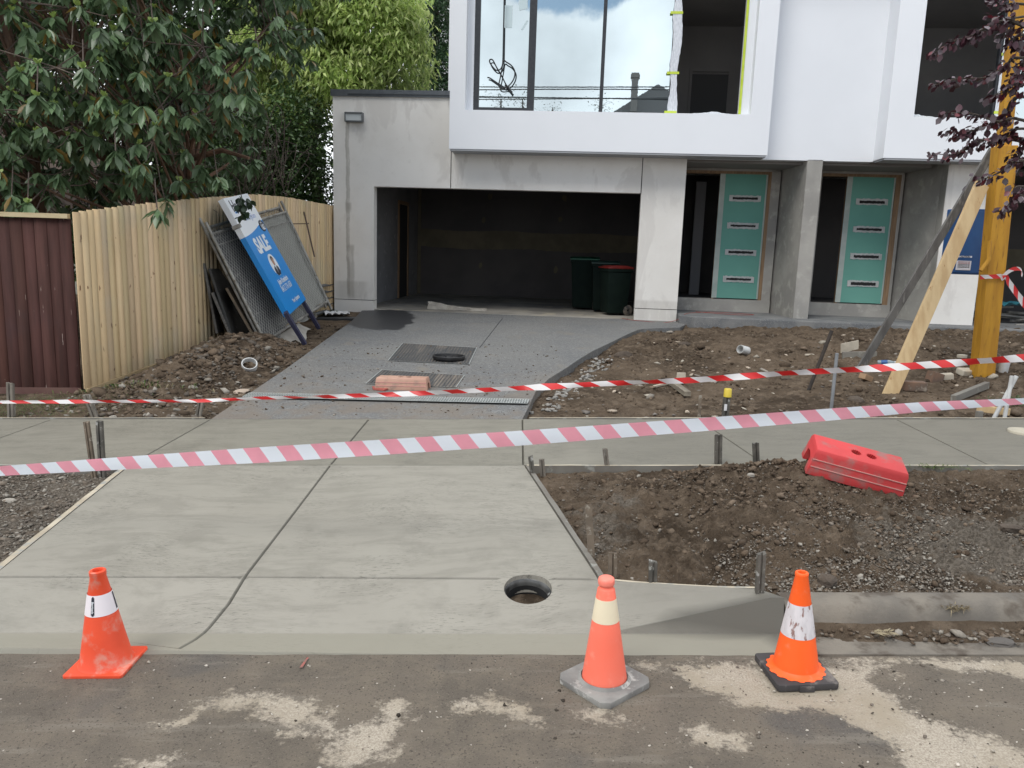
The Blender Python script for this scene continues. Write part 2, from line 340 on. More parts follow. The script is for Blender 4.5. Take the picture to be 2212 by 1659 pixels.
# ---- wet new concrete
def concrete(name, a, b_, dark, strip=False, damp=.5):
    m, t, b = base_mat(name); v = coords(t)
    wv = N(t, 'ShaderNodeTexNoise', i_Scale=1.1, i_Detail=2.0); t.links.new(v, wv.inputs['Vector'])
    ad = N(t, 'ShaderNodeVectorMath', operation='MULTIPLY_ADD'); t.links.new(wv.outputs['Color'], ad.inputs[0]); ad.inputs[1].default_value = (.42, .42, .42); t.links.new(v, ad.inputs[2])
    st = N(t, 'ShaderNodeMapping'); st.inputs['Scale'].default_value = (1.2, 5, 1); t.links.new(ad.outputs[0], st.inputs[0])
    c = mixc(t, SM(t, noise(t, v, 1.1, 6, .6), .3, .7), a, b_)
    c = mixc(t, MT(t, 'MULTIPLY', SM(t, noise(t, st.outputs[0], 2.1, 10, .74), .44, .64), .8), c, dark)
    c = mixc(t, MT(t, 'MULTIPLY', SM(t, noise(t, v, 3.3, 8, .7), .50, .66), .35), c, tuple(x*.75 for x in dark))
    flm = N(t, 'ShaderNodeMapping'); flm.inputs['Scale'].default_value = (1.3, 8, 1); t.links.new(ad.outputs[0], flm.inputs[0]); fl = noise(t, flm.outputs[0], 19, 7, .72); gate = SM(t, noise(t, v, 2.3, 4), .42, .62)
    c = mixc(t, MT(t, 'MULTIPLY', MT(t, 'MULTIPLY', SM(t, fl, .53, .63), gate), .9), c, tuple(x*.55 for x in dark))
    sxy = N(t, 'ShaderNodeSeparateXYZ'); t.links.new(v, sxy.inputs[0]); wob = MT(t, 'MULTIPLY', MT(t, 'SUBTRACT', noise(t, v, 1.7, 5), .5), .9)
    c = mixc(t, MT(t, 'MULTIPLY', SM(t, MT(t, 'ADD', sxy.outputs[0], wob), .15, .95), damp), c, tuple(x*.62 for x in dark))
    if strip: c = mixc(t, MT(t, 'MULTIPLY', MT(t, 'SUBTRACT', 1.0, SM(t, sxy.outputs[1], 3.045, 3.062)), .8), c, tuple(x*q for x, q in zip(a, (.93, .93, .87))))
    ag_ = N(t, 'ShaderNodeAttribute', attribute_name='wet')  # damp slurry in the joints, plus shade painted on the kerb face
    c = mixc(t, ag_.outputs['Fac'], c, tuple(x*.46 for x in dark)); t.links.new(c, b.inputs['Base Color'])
    b.inputs['Roughness'].default_value = .62; b.inputs['Specular IOR Level'].default_value = .35
    nb = bump(t, b, noise(t, st.outputs[0], 3, 8, .6), .22, .008); nb = bump(t, b, fl, .25, .002, nb); bump(t, b, noise(t, v, 240, 3), .25, .001, nb)
    return m
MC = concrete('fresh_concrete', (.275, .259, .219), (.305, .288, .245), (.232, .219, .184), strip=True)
MC2 = concrete('fresh_footpath_concrete', (.215, .202, .166), (.240, .226, .187), (.186, .175, .144), damp=.4)
GR_L = -1.25
apoly = [(-4.2, 2.93), (-2.1, 2.93), (-.5, 2.888), (1.13, 2.86), (1.19, 3.06), (1.21, 3.13), (1.13, 3.215), (.44, 3.428), (.10, 5.13), (-2.62, 5.13), (-2.45, 3.42), (-4.2, 3.42)]
ln = [[(-4.0, 3.06), (-2, 3.06), (0, 3.06), (KX0, 3.06)], [(KX0, 3.06), (KX1, 3.06)], [(KX0, 3.062), (.8, 3.096), (KX1, 3.13)]]
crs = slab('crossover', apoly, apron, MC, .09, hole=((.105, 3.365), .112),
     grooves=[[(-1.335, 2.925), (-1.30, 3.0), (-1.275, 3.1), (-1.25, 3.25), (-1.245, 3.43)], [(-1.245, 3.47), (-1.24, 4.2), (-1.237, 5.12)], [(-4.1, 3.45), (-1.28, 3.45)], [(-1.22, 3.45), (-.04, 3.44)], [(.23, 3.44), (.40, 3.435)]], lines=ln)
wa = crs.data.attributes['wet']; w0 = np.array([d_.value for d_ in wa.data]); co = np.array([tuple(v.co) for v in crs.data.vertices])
tt = np.clip((co[:, 0]-KX0)/(KX1-KX0), 0, 1); wa.data.foreach_set('value', np.maximum(w0, ((co[:, 1] > 3.055) & (co[:, 1] < 3.062+.07*tt) & (co[:, 0] > KX0+.0))*1.0).astype(np.float32))  # steep kerb face darkened in colour to paint its shade, not moisture
slab('footpath', [(-9, 5.137), (.10, 5.137), (6.5, 5.137), (6.5, 6.48), (4.9, 6.50), (.11, 6.505), (-2.60, 6.505), (-9, 6.505)], base, MC2, .16,
     grooves=[[(-1.237, 5.15), (-1.23, 6.48)], [(.095, 5.15), (.10, 6.48)], [(-2.63, 5.15), (-2.60, 6.48)], [(-4.05, 5.15), (-3.98, 6.48)], [(1.68, 5.16), (1.75, 5.3), (1.62, 6.48)], [(3.30, 5.16), (3.32, 6.48)], [(5.0, 5.16), (5.0, 6.45)]])
m, t, b = base_mat('exposed_aggregate'); v = coords(t)
c = mixc(t, SM(t, noise(t, v, 1.0, 6), .35, .65), (.108, .111, .113), (.146, .144, .136))
c = mixc(t, SM(t, noise(t, v, 26, 6, .75), .50, .62), c, (.20, .20, .195)); c = mixc(t, SM(t, noise(t, v, 34, 5, .7), .58, .68), c, (.085, .086, .09)); c = mixc(t, SM(t, noise(t, v, 90, 4, .7), .50, .66), c, (.28, .28, .27)); c = mixc(t, SM(t, noise(t, v, 130, 3, .6), .60, .70), c, (.07, .07, .072))
yy = N(t, 'ShaderNodeSeparateXYZ'); t.links.new(v, yy.inputs[0])
dirt = MT(t, 'MULTIPLY', MT(t, 'SUBTRACT', 1.0, SM(t, yy.outputs[1], 6.5, 9.6)), SM(t, noise(t, v, 3.2, 8, .65), .38, .62))
c = mixc(t, MT(t, 'MULTIPLY', dirt, .75), c, (.175, .145, .115))
c = mixc(t, MT(t, 'MULTIPLY', SM(t, noise(t, v, 2.1, 8, .65), .56, .68), .6), c, (.195, .175, .145))
wt = N(t, 'ShaderNodeAttribute', attribute_name='wet').outputs['Fac']
wk = SM(t, MT(t, 'ADD', wt, MT(t, 'MULTIPLY', MT(t, 'SUBTRACT', noise(t, v, 3, 5), .5), .5)), -.05, .05)
c = mixc(t, MT(t, 'MULTIPLY', wk, .9), c, (.028, .029, .032)); t.links.new(c, b.inputs['Base Color'])
rr = N(t, 'ShaderNodeMapRange'); t.links.new(wk, rr.inputs[0]); rr.inputs[3].default_value = .8; rr.inputs[4].default_value = .45; t.links.new(rr.outputs[0], b.inputs['Roughness'])
bump(t, b, noise(t, v, 140, 4, .7), .5, .003); MDRV = m
dpoly = [(-2.60, 6.512), (.10, 6.512), (.165, 7.0), (.24, 7.6), (.40, 8.25), (.62, 8.85), (.80, 9.40), (1.05, 10.1), (1.35, 10.8), (1.68, 11.6), (1.98, 12.3), (2.10, 12.45), (2.75, 12.75), (2.95, 13.2), (2.85, 13.62), (-2.35, 14.08), (-2.75, 13.9), (-2.66, 12.6), (-2.59, 8.7)]
drv = slab('driveway', dpoly, base, MDRV, .2, skirt=.16, grooves=[[(-2.55, 9.35), (-1.62, 9.25)], [(-.45, 10.25), (-.2, 13.4)]])
wa = drv.data.attributes['wet']; w0 = np.array([d_.value for d_ in wa.data]); co = np.array([tuple(v.co) for v in drv.data.vertices])
pw = q1([(190, 1520), (330, 1540), (480, 1535), (560, 1490), (575, 1450), (500, 1420), (300, 1400), (60, 1410), (60, 1480)], lambda x, y: S(780+x/2.458, 180+y/2.458))
wa.data.foreach_set('value', np.where(w0 > .5, .6, np.clip(sdf(co[:, 0], co[:, 1], pw), -1, 1)).astype(np.float32))
# ---- soil
m, t, b = base_mat('disturbed_soil'); v = coords(t)
c = mixc(t, SM(t, noise(t, v, 1.6, 7), .35, .65), (.066, .047, .031), (.142, .104, .071))
c = mixc(t, SM(t, noise(t, v, 7, 8, .7), .45, .68), c, (.200, .152, .108))
gv = N(t, 'ShaderNodeAttribute', attribute_name='grav').outputs['Fac']
gm = SM(t, MT(t, 'ADD', gv, MT(t, 'MULTIPLY', MT(t, 'SUBTRACT', noise(t, v, 5, 7, .65), .5), .9)), .40, .62)
c = mixc(t, gm, c, mixc(t, SM(t, noise(t, v, 55, 5, .7), .4, .6), (.11, .092, .072), (.21, .18, .145)))
c = mixc(t, SM(t, noise(t, v, 48, 5, .65), .62, .70), c, (.20, .178, .152)); c = mixc(t, SM(t, noise(t, v, 30, 6, .7), .60, .70), c, (.03, .022, .017))
t.links.new(c, b.inputs['Base Color']); b.inputs['Roughness'].default_value = .95; b.inputs['Specular IOR Level'].default_value = .2
nb = bump(t, b, noise(t, v, 22, 8, .7), 1.0, .035); bump(t, b, noise(t, v, 110, 5, .75), 1.0, .010, nb); MSOIL = m
X, Y, Q = fan(-1.05, 1.25, 3.07, 17.5, .0045, .0042)
Z = soil(X, Y)
amp = .008+.026*sum(np.exp(-((X-bx)/(sx*1.5))**2-((Y-by)/(sy*1.6))**2) for bx, by, sx, sy, h in BUMPS[:10])
amp = np.where((Y > 6.6) & (X > 0), np.clip(.014+.030*(Y-6.5)/5, 0, .05), np.clip(amp, 0, .034))
n1 = fbm(X, Y, 4.5, 4, 21, .55); n2 = fbm(X, Y, 17, 4, 33, .6)
n3 = fbm(X, Y, 42, 3, 51, .6)
Z = Z + amp*(1.2*n1 + 1.1*(np.abs(n2)*2-.35)) + (.004+.25*amp)*n3*1.3
inA = np.maximum(np.maximum(sdf(X, Y, apoly), sdf(X, Y, dpoly)), np.where((Y > 5.10) & (Y < 6.545), .05, -1))
Z = np.where(inA > -.02, np.minimum(Z, np.where(Y < 3.5, apron(X, Y), base(X, Y))-.07-.03*(inA > .05)), Z)
Z = np.where((Y < 3.14) & (X > 1.1), G*X-.04, Z)
Z = np.where((Y >= 3.14) & (X > 1.14), np.where(Y < 3.28+.03*n1, np.minimum(Z, G*X+.095+.16*(Y-3.185+.03*n1)), Z), Z)
HI = (HO[0]-.0, HO[1])
sI = (X-HO[0])*math.cos(YAW)-(Y-HO[1])*math.sin(YAW); nI = (X-HO[0])*math.sin(YAW)+(Y-HO[1])*math.cos(YAW)
Z = np.where((sI > .0) & (nI > .1) , -.1, Z)
gvv = np.clip(np.where(Y < 5.13, .25+.55*np.exp(-((X-2.6)/.8)**2-((Y-3.7)/.45)**2)+.35*(X < -2)+.3*np.exp(-((X-.55)/.3)**2-((Y-4.2)/.7)**2), .08), 0, 1)
tag(npmesh('soil', np.column_stack([X, Y, Z]), Q, MSOIL, smooth=True, attrs={'grav': gvv}), kind='structure')
xs = np.concatenate([[-150, -60, -30, -18], np.arange(-12, 13.1, 1), [18, 30, 60, 150]]); ys = np.concatenate([[3.2, 5, 6.5], np.arange(8, 26, 2), [30, 60, 150, 400]])
XX, YY = np.meshgrid(xs, ys); nx = len(xs); zz_ = G*np.clip(XX, -9, 12)-.22; i = (np.arange(len(ys)-1)[:, None]*nx+np.arange(nx-1)).ravel()
tag(npmesh('ground', np.column_stack([XX.ravel(), YY.ravel(), zz_.ravel()]), np.stack([i, i+1, i+nx+1, i+nx], 1), mat('far_ground', (.06, .06, .035), (.09, .08, .055), 1.2, .95)), kind='structure')
def surf(x, y):
    x = np.asarray(x, float); y = np.asarray(y, float); return soil(x, y)
def insoil(x, y): return (sdf(x, y, apoly) < -.03) & (sdf(x, y, dpoly) < -.03) & ((y < 5.08) | (y > 6.57)) & ((y > 3.24) | (x < 1.0))
# ---- old kerb and gutter to the right
MKB = mat('old_kerb_concrete', (.200, .176, .143), (.125, .112, .095), 4, .85, 60, .7, .006, c3_=(.085, .068, .052), sc3=6, amt3=(.50, .66))
kb = M(); prof = [(3.24, .104), (3.19, .108), (3.15, .106), (3.125, .094), (3.10, .05), (3.085, .012), (3.04, .004), (2.872, .010), (2.872, -.1), (3.24, -.1)]
xs = [1.215, 1.5, 2, 2.62, 2.625, 3.2, 4, 6, 9]
for a, b2 in zip(xs[:-1], xs[1:]):
    if a == 2.62: continue
    n = len(prof); kb.add([(a, p[0], p[1]+G*a) for p in prof]+[(b2, p[0], p[1]+G*b2) for p in prof], [(i, (i+1) % n, (i+1) % n+n, i+n) for i in range(n)]+[tuple(range(n)), tuple(range(2*n-1, n-1, -1))])
o = kb.build('kerb', MKB, smooth=True); tag(o, kind='structure')
X, Y = np.meshgrid(np.linspace(1.25, 5, 260), np.linspace(2.93, 3.13, 40)); X0, Y0 = X.ravel(), Y.ravel()
zg = G*X0+.006+.028*np.exp(-((Y0-3.10)/.05)**2)+.015*fbm(X0, Y0, 5, 5, 8)+.02*np.clip((X0-2.2)/1.2, 0, 1)*np.exp(-((Y0-3.05)/.07)**2)-.05*np.clip((2.98-Y0)/.05, 0, 1)
i = (np.arange(39)[:, None]*260+np.arange(259)).ravel()
tag(npmesh('gutter_soil', np.column_stack([X0, Y0, zg]), np.stack([i, i+1, i+261, i+260], 1), MSOIL, smooth=True, attrs={'grav': np.full(len(X0), .3)}), kind='structure')
# ---- stones, chips and clods lying about
ico = bmesh.new(); bmesh.ops.create_icosphere(ico, subdivisions=1, radius=1); ico.verts.ensure_lookup_table()
IV = np.array([tuple(v.co) for v in ico.verts]); IT = np.array([[v.index for v in f.verts] for f in ico.faces]); ico.free()
def scatter(name, x, y, r, zf, cols, m, flat=.6, sink=.25, label=''):
    n = len(x); k = len(IV); V = IV[None]*(1+RG.uniform(-.5, .42, (n, k, 1))); V = V*np.stack([RG.uniform(.7, 1.3, n), RG.uniform(.7, 1.3, n), RG.uniform(flat*.7, flat*1.2, n)], 1)[:, None]
    a = RG.uniform(0, 6.28, n); ca, sa = np.cos(a)[:, None], np.sin(a)[:, None]
    vx = V[:, :, 0]*ca-V[:, :, 1]*sa; vy = V[:, :, 0]*sa+V[:, :, 1]*ca; tl = RG.uniform(-.4, .4, n)[:, None]; vz = V[:, :, 2]+vx*tl
    z = zf(x, y); P = np.stack([vx*r[:, None]+x[:, None], vy*r[:, None]+y[:, None], vz*r[:, None]+z[:, None]+r[:, None]*(flat-sink*1.3)], 2).reshape(-1, 3)
    T = (IT[None]+np.arange(n)[:, None, None]*k).reshape(-1, 3); ci = RG.integers(0, len(cols), n); C_ = np.array(cols)[ci]*RG.uniform(.75, 1.2, (n, 1))
    o = npmesh(name, P, T, m, col=np.repeat(C_, k, 0)); return tag(o, label, 'stones', kind='stuff')
MST = mat('stone', (1, 1, 1), (.8, .8, .8), 90, .92, 80, .4, .003, attr='col', spec=.2)
def cand(n, x0, x1, y0, y1): return RG.uniform(x0, x1, n), y0*np.exp(RG.uniform(0, math.log(y1/y0), n))
ST = [(.17, .145, .12), (.235, .21, .175), (.13, .11, .09), (.20, .165, .13), (.30, .275, .235)]
DK = [(.11, .080, .055), (.135, .10, .07), (.085, .061, .042), (.165, .125, .09)]
x, y = cand(46000, .1, 3.6, 3.22, 5.08); k = insoil(x, y) & (RG.random(len(x)) < np.clip(.13+.9*np.exp(-((x-2.6)/.9)**2-((y-3.7)/.5)**2)+.5*(y < 3.9), 0, 1)); x, y = x[k], y[k]
scatter('gravel', x, y, RG.lognormal(math.log(.0036), .5, len(x)).clip(.0018, .016), soil, ST, MST, label='grey and tan gravel stones strewn over the verge soil around the red barrier block')
x, y = cand(26000, .1, 3.8, 3.25, 5.08); k = insoil(x, y) & (RG.random(len(x)) < np.clip(.16+.7*(soil(x, y)-soil0(x, y))/.15, 0, .8)); x, y = x[k], y[k]
scatter('soil_clods', x, y, RG.lognormal(math.log(.0048), .6, len(x)).clip(.002, .024), soil, DK, MST, .75, label='dark brown crumbs and clods of soil on the verge mound under the red barrier block')
x, y = cand(14000, -4.2, -2.4, 3.3, 5.08); k = insoil(x, y); x, y = x[k], y[k]
scatter('gravel', x, y, RG.lognormal(math.log(.005), .5, len(x)).clip(.002, .03), soil, ST, MST, label='gravel and small stones on the bare verge left of the new crossover')
x, y = cand(11000, -4.4, -2.62, 6.6, 12.5); k = insoil(x, y) & (RG.random(len(x)) < np.clip(.12+1.6*(soil(x, y)-soil0(x, y))/.25, 0, 1)); x, y = x[k], y[k]
scatter('soil_clods', x, y, RG.lognormal(math.log(.010), .65, len(x)).clip(.004, .07), soil, DK+[(.13, .11, .09)], MST, .7, label='brown clods and crumbs of earth heaped against the new paling fence')
x, y = cand(700, -4.4, -2.62, 6.6, 9.5); k = insoil(x, y); x, y = x[k], y[k]
scatter('gravel', x, y, RG.lognormal(math.log(.015), .5, len(x)).clip(.008, .05), soil, ST, MST, label='grey stones mixed into the earth heap beside the paling fence')
x, y = cand(16000, .2, 8.5, 6.6, 13); k = insoil(x, y) & (RG.random(len(x)) < np.clip(.25+.35*(y-6.6)/3+2*(soil(x, y)-soil0(x, y))/.2, 0, 1)); x, y = x[k], y[k]
scatter('soil_clods', x, y, RG.lognormal(math.log(.0072), .65, len(x)).clip(.003, .06), soil, DK, MST, .7, label='brown clods of turned earth over the unfinished front yard')
x, y = cand(600, .2, 8.0, 6.6, 12.5); k = insoil(x, y); x, y = x[k], y[k]
scatter('rubble_chips', x, y, RG.lognormal(math.log(.016), .5, len(x)).clip(.008, .06), soil, [(.42, .38, .31), (.3, .27, .23), (.2, .18, .16), (.5, .42, .33)], MST, .5, label='pale chips of rubble scattered through the front yard earth')
x = np.concatenate([RG.normal(.30, .10, 160)+0*1, ]); y = RG.uniform(7, 10, 160); x = .30+(y-7)*.30+RG.normal(0, .07, 160)
scatter('rubble_chips', x, y, RG.uniform(.012, .035, 160), soil, [(.33, .31, .28), (.25, .24, .22)], MST, .6, label='grey concrete crumbs along the curved driveway edge')
x, y = cand(1500, -1.9, 2.2, 1.85, 2.86)
scatter('road_grit', x, y, RG.lognormal(math.log(.0028), .5, len(x)).clip(.0015, .009), lambda a, b: G*a, [(.55, .5, .43), (.06, .05, .04), (.2, .17, .14), (.4, .36, .3)], MST, .6, .1, label='small chips and crumbs of grit lying on the muddy road')
x = RG.uniform(1.3, 3.4, 1100); y = 3.02+RG.normal(0, .035, 1100)+.0*x; k = RG.random(1100) < np.clip((x-1.2)/1.5, .15, 1); x, y = x[k], y[k]
scatter('gravel', x, y, RG.lognormal(math.log(.008), .5, len(x)).clip(.003, .028), lambda a, b: G*a+.015, ST+DK, MST, label='gravel washed into the old gutter beside the scuffed orange cone')
x, y = cand(900, -2.6, .6, 6.6, 10.5); k = sdf(x, y, dpoly) > .04; x, y = x[k], y[k]
scatter('driveway_grit', x, y, RG.lognormal(math.log(.006), .5, len(x)).clip(.003, .02), base, DK+[(.3, .27, .23)], MST, .5, .1, label='dirt crumbs scattered on the near end of the grey driveway')
# ================================================================== HOUSE
MRD = None
def render_mat():      # raw cement render with real water stains, (s, width, top, bottom)
    m, t, b = base_mat('cement_render'); v = coords(t)
    c = mixc(t, SM(t, noise(t, v, .9, 7, .6), .35, .65), (.70, .675, .63), (.76, .74, .70))
    c = mixc(t, SM(t, noise(t, coords(t, (1.4, 1, .6)), 1.1, 5, .6, .6), .55, .62), c, (.65, .625, .585))
    sp_ = N(t, 'ShaderNodeSeparateXYZ'); t.links.new(v, sp_.inputs[0]); x, z = sp_.outputs[0], sp_.outputs[2]
    w_ = MT(t, 'MULTIPLY', MT(t, 'SUBTRACT', noise(t, coords(t, (0, 0, 1)), 2.5, 4), .5), .10)
    nz = noise(t, coords(t, (3, 1, .8)), 4, 6, .6)
    for s0, wd, z0, z1, k in ((.27, .028, 3.75, .7, .55), (.31, .07, 1.6, .65, .5), (.24, .014, 3.75, 1.5, .5), (.27, .06, 2.35, 2.2, .5), (.33, .3, .95, .62, .35), (5.9, .5, .8, .45, .3)):
        d = MT(t, 'ABSOLUTE', MT(t, 'SUBTRACT', MT(t, 'ADD', x, w_), s0)); a = MT(t, 'SUBTRACT', 1.0, SM(t, d, wd*.6, wd*1.25))
        h = MT(t, 'MULTIPLY', SM(t, z, z1-.06, z1+.06), MT(t, 'SUBTRACT', 1.0, SM(t, z, z0-.03, z0+.03)))
        c = mixc(t, MT(t, 'MULTIPLY', MT(t, 'MULTIPLY', MT(t, 'MULTIPLY', a, h), k), SM(t, nz, .2, .5)), c, (.29, .27, .235))
    c = mixc(t, MT(t, 'MULTIPLY', SM(t, noise(t, v, 6, 7, .65), .55, .7), .4), c, (.63, .61, .57))
    t.links.new(c, b.inputs['Base Color']); b.inputs['Roughness'].default_value = .85
    nb = bump(t, b, noise(t, v, 1.2, 4), .3, .02); bump(t, b, noise(t, v, 120, 4, .6), .2, .002, nb); return m
MRD = render_mat()
MGC = mat('grey_raw_concrete_panel', (.36, .345, .315), (.27, .26, .24), 1.4, .85, 40, .3, .003, c3_=(.40, .385, .35), sc3=5, amt3=(.52, .68))
MWH = mat('white_painted_render', (.78, .80, .83), (.755, .775, .805), .8, .6, 2.2, .12, .015)
MBLK = mat('black_frame', (.018, .02, .024), (.03, .032, .036), 20, .4)
MGAP = mat('joint_shadow_gap', (.02, .02, .02), rough=.95)  # near-black standing in for the shade inside gaps, slots and openings
MCAP = mat('slate_grey_metal', (.085, .095, .105), (.11, .12, .13), 8, .45, metal=.4)
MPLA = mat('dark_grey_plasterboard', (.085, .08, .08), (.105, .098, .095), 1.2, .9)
MTIM = mat('raw_timber_frame', (.20, .125, .07), (.28, .18, .10), 4, .7, stretch=(8, 8, .6))
MSLAB = mat('dusty_slab', (.36, .335, .29), (.22, .205, .18), 1.6, .85, 40, .3, .003, c3_=(.42, .37, .28), sc3=3, amt3=(.55, .7))
H = empty('townhouse', 'two storey townhouse with a raw cement render garage storey and white projecting boxes above', 'house', (HO[0], HO[1], 0), -YAW)
SZ = .45
b_ = M()
b_.prism([(0, .62), (0, 4.20), (2.115, 4.20), (2.115, 2.64), (.74, 2.64), (.74, .62)], 0, .2)
b_.prism([(2.13, 2.64), (2.13, 3.34), (5.445, 3.34), (5.445, 2.64)], 0, .2)
b_.prism([(5.46, .66), (5.46, 3.34), (6.20, 3.34), (6.20, .66)], 0, .2)
b_.box(6.0, 6.20, .2, 1.1, .3, 3.34)                                    # return beside the first door
o = b_.build('rendered_front_wall', MRD, H)
M().box(0, .74, .004, .2, -.2, .608).build('rendered_plinth', MRD, H); M().box(5.46, 6.20, .004, .2, -.2, .648).build('rendered_plinth', MRD, H)
for q_ in ((.01, .73, .60, .63), (5.47, 6.19, .63, .67), (2.11, 2.135, 2.65, 3.3), (5.44, 5.465, 2.65, 3.3)): M().box(q_[0], q_[1], .03, .19, q_[2], q_[3]).build('joint_dark_fill', MGAP, H)  # dark fill that paints the shade of the open wall joints
M().box(0, .2, .2, 9, -.2, 4.20).build('side_wall', MRD, H)
M().box(-.02, 2.2, -.025, .26, 4.20, 4.275).box(-.02, .24, .26, 9, 4.20, 4.275).box(-.03, 2.2, -.032, -.025, 4.16, 4.275).build('parapet_cap', MCAP, H)
M().box(.2, 2.2, .26, 9, 3.98, 4.05).build('flat_roof', MCAP, H)
M().box(.28, 2.1, -.05, -.033, 4.20, 4.205).build('flashing_lip', MCAP, H)
# wall light
wl = M().box(.24, .56, -.10, 0, 3.86, 3.885).box(.24, .255, -.10, 0, 3.74, 3.86).box(.545, .56, -.10, 0, 3.74, 3.86).box(.24, .56, -.10, 0, 3.725, 3.745).build('wall_light', mat('anodised_grey', (.16, .17, .18), rough=.4, metal=.6), H)
M().box(.257, .543, -.085, -.005, 3.747, 3.858).build('frosted_glass', mat('frosted_lamp_glass', (.55, .58, .58), rough=.25), wl)
# garage interior
gi = M().box(.2, .40, .2, 5.2, SZ-.1, 3.0).build('garage_side_wall', mat('garage_left_wall', (.22, .22, .225), (.17, .17, .175), 1.5, .9, c3_=(.3, .3, .3), sc3=6, amt3=(.6, .7)), H)
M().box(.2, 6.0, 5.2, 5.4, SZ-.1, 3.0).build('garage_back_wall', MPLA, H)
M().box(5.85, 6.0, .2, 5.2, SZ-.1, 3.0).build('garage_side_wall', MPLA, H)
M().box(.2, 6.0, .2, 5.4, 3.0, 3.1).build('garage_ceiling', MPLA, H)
M().box(.2, 6.0, .02, 5.3, SZ-.2, SZ).build('garage_floor', MSLAB, H)
bnd = M(); pts = [(s_, 2.03+.015*math.sin(s_*3)+rnd.uniform(-.008, .008)) for s_ in np.linspace(.42, 5.8, 50)]; pb = [(s_, 1.60+.02*math.sin(s_*2.3+1)+rnd.uniform(-.012, .012)) for s_ in np.linspace(5.8, .42, 50)]
bnd.prism(pts+pb, 5.19, 5.2); 
for s_, z_ in ((2.05, 2.3), (3.9, 2.35), (2.0, 1.2), (3.85, 1.15), (2.2, 2.85), (4.0, 2.85)):
    bnd.prism([(s_+.06*math.cos(k)*rnd.uniform(.6, 1.2), z_+.09*math.sin(k)*rnd.uniform(.6, 1.2)) for k in np.linspace(0, 6.28, 9)[:-1]], 5.192, 5.2)
bnd.box(.42, .5, 5.185, 5.2, SZ, 3)
bnd.build('joint_compound', mat('joint_compound', (.17, .145, .10), (.13, .115, .08), 3, .9), H)
dr = M().box(.40, .43, 3.2, 3.28, SZ, 2.6).box(.40, .43, 4.1, 4.18, SZ, 2.6).box(.40, .43, 3.28, 4.1, 2.52, 2.6).build('internal_doorway', MTIM, H)
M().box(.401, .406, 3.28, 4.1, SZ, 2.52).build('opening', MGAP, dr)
# porch wall with the two doors, z .62 floor
DZ0, DZ1, DN = .815, 3.11, 1.1
def doorset(x0, x1, x2, x3):
    j = M().box(x2, x3, DN, DN+.1, DZ0, DZ1+.05).box(x0, x2, DN, DN+.1, DZ1, DZ1+.05).box(x1-.035, x1, DN+.02, DN+.1, DZ0, DZ1).build('door_frame', MTIM, H)
    g = M().box(x1, x2, DN+.02, DN+.05, DZ0+.02, DZ1).build('door_infill_sheet', mat('green_plasterboard', (.125, .32, .265), (.14, .35, .29), 1.2, .85), H)
    e = M()
    e.box(x1-.04, x1+.055, DN+.012, DN+.018, DZ0+.02, DZ1).box(x2-.03, x2-.004, DN+.012, DN+.018, DZ0+.02, DZ1); e.build('edge_compound', mat('pale_compound', (.42, .46, .43), (.34, .40, .37), 4, .9), g)
    h = DZ1-DZ0
    for k, fz in enumerate((.81, .595, .382, .165)):
        zc = DZ0+h*fz; xa, xb = x1+.15, x2-.10; n = 26
        def rag(xa, xb, z0, z1, jx, jz):
            up = [(x, z1+rnd.uniform(-jz, jz)) for x in np.linspace(xa, xb, n)]; dn = [(x, z0+rnd.uniform(-jz, jz)) for x in np.linspace(xb, xa, n)]; return up+dn
        p = M().prism(rag(xa, xb, zc-.055, zc+.055, 0, .008), DN+.008, DN+.019).build('slot_patch', mat('white_compound', (.50, .50, .50), (.40, .42, .41), 9, .9), g)
        a0, a1 = rnd.uniform(-.012, .012), rnd.uniform(-.012, .012)
        M().prism([(x, z+(a0 if i < n else a1)*.6) for i, (x, z) in enumerate(rag(xa+.06, xb-.055, zc-.024, zc+.024, 0, .005))], DN+.004, DN+.009).build('slot', MGAP, p)  # dark strip standing proud in place of a shaded cut
    return g
doorset(6.30, 7.0, 7.82, 7.88); doorset(8.78, 9.27, 10.08, 10.17)
b_ = M().box(7.88, 8.04, DN, DN+.2, .55, 3.3).box(6.20, 8.04, DN, DN+.2, DZ1+.05, 3.3).box(6.20, 8.04, DN-.02, DN+.2, .55, DZ0)
b_.box(10.17, 10.22, DN, DN+.2, .55, 3.3).box(8.30, 10.22, DN, DN+.2, DZ1+.05, 3.3).box(8.3, 8.78, DN, DN+.2, DZ0, DZ1+.05).box(8.3, 10.22, DN-.02, DN+.2, .55, DZ0)
b_.build('porch_back_wall', MGC, H)
M().prism([(8.20, 0), (8.45, 0), (8.30, DN+.2), (8.055, DN+.2)], .55, 3.26, 'z').build('porch_fin_wall', MGC, H)
M().prism([(10.48, .22), (10.48, 0.001), (10.7, .001), (10.5, DN+.2), (10.235, DN+.2)], .55, 3.3, 'z').build('porch_side_wall', MGC, H)
M().box(10.482, 11.18, -.02, .18, .3, 3.32).build('rendered_end_pier', MRD, H)
M().box(6.21, 10.3, .22, DN+.1, 3.2, 3.26).build('porch_ceiling', mat('porch_ceiling', (.22, .21, .2), rough=.9), H)
M().box(6.3, 10.2, DN+2.4, DN+2.5, .5, 3.3).box(6.2, 6.25, DN+.2, DN+2.5, .5, 3.3).box(8.15, 8.25, DN+.25, DN+2.4, .5, 3.3).box(6.3, 10.2, DN+.2, DN+2.5, .70, .80).build('hall_wall', MPLA, H)
M().box(6.75, 6.95, DN+1.6, DN+1.7, .8, 3.1).build('hall_pier', mat('hall_white', (.35, .35, .36), rough=.8), H)
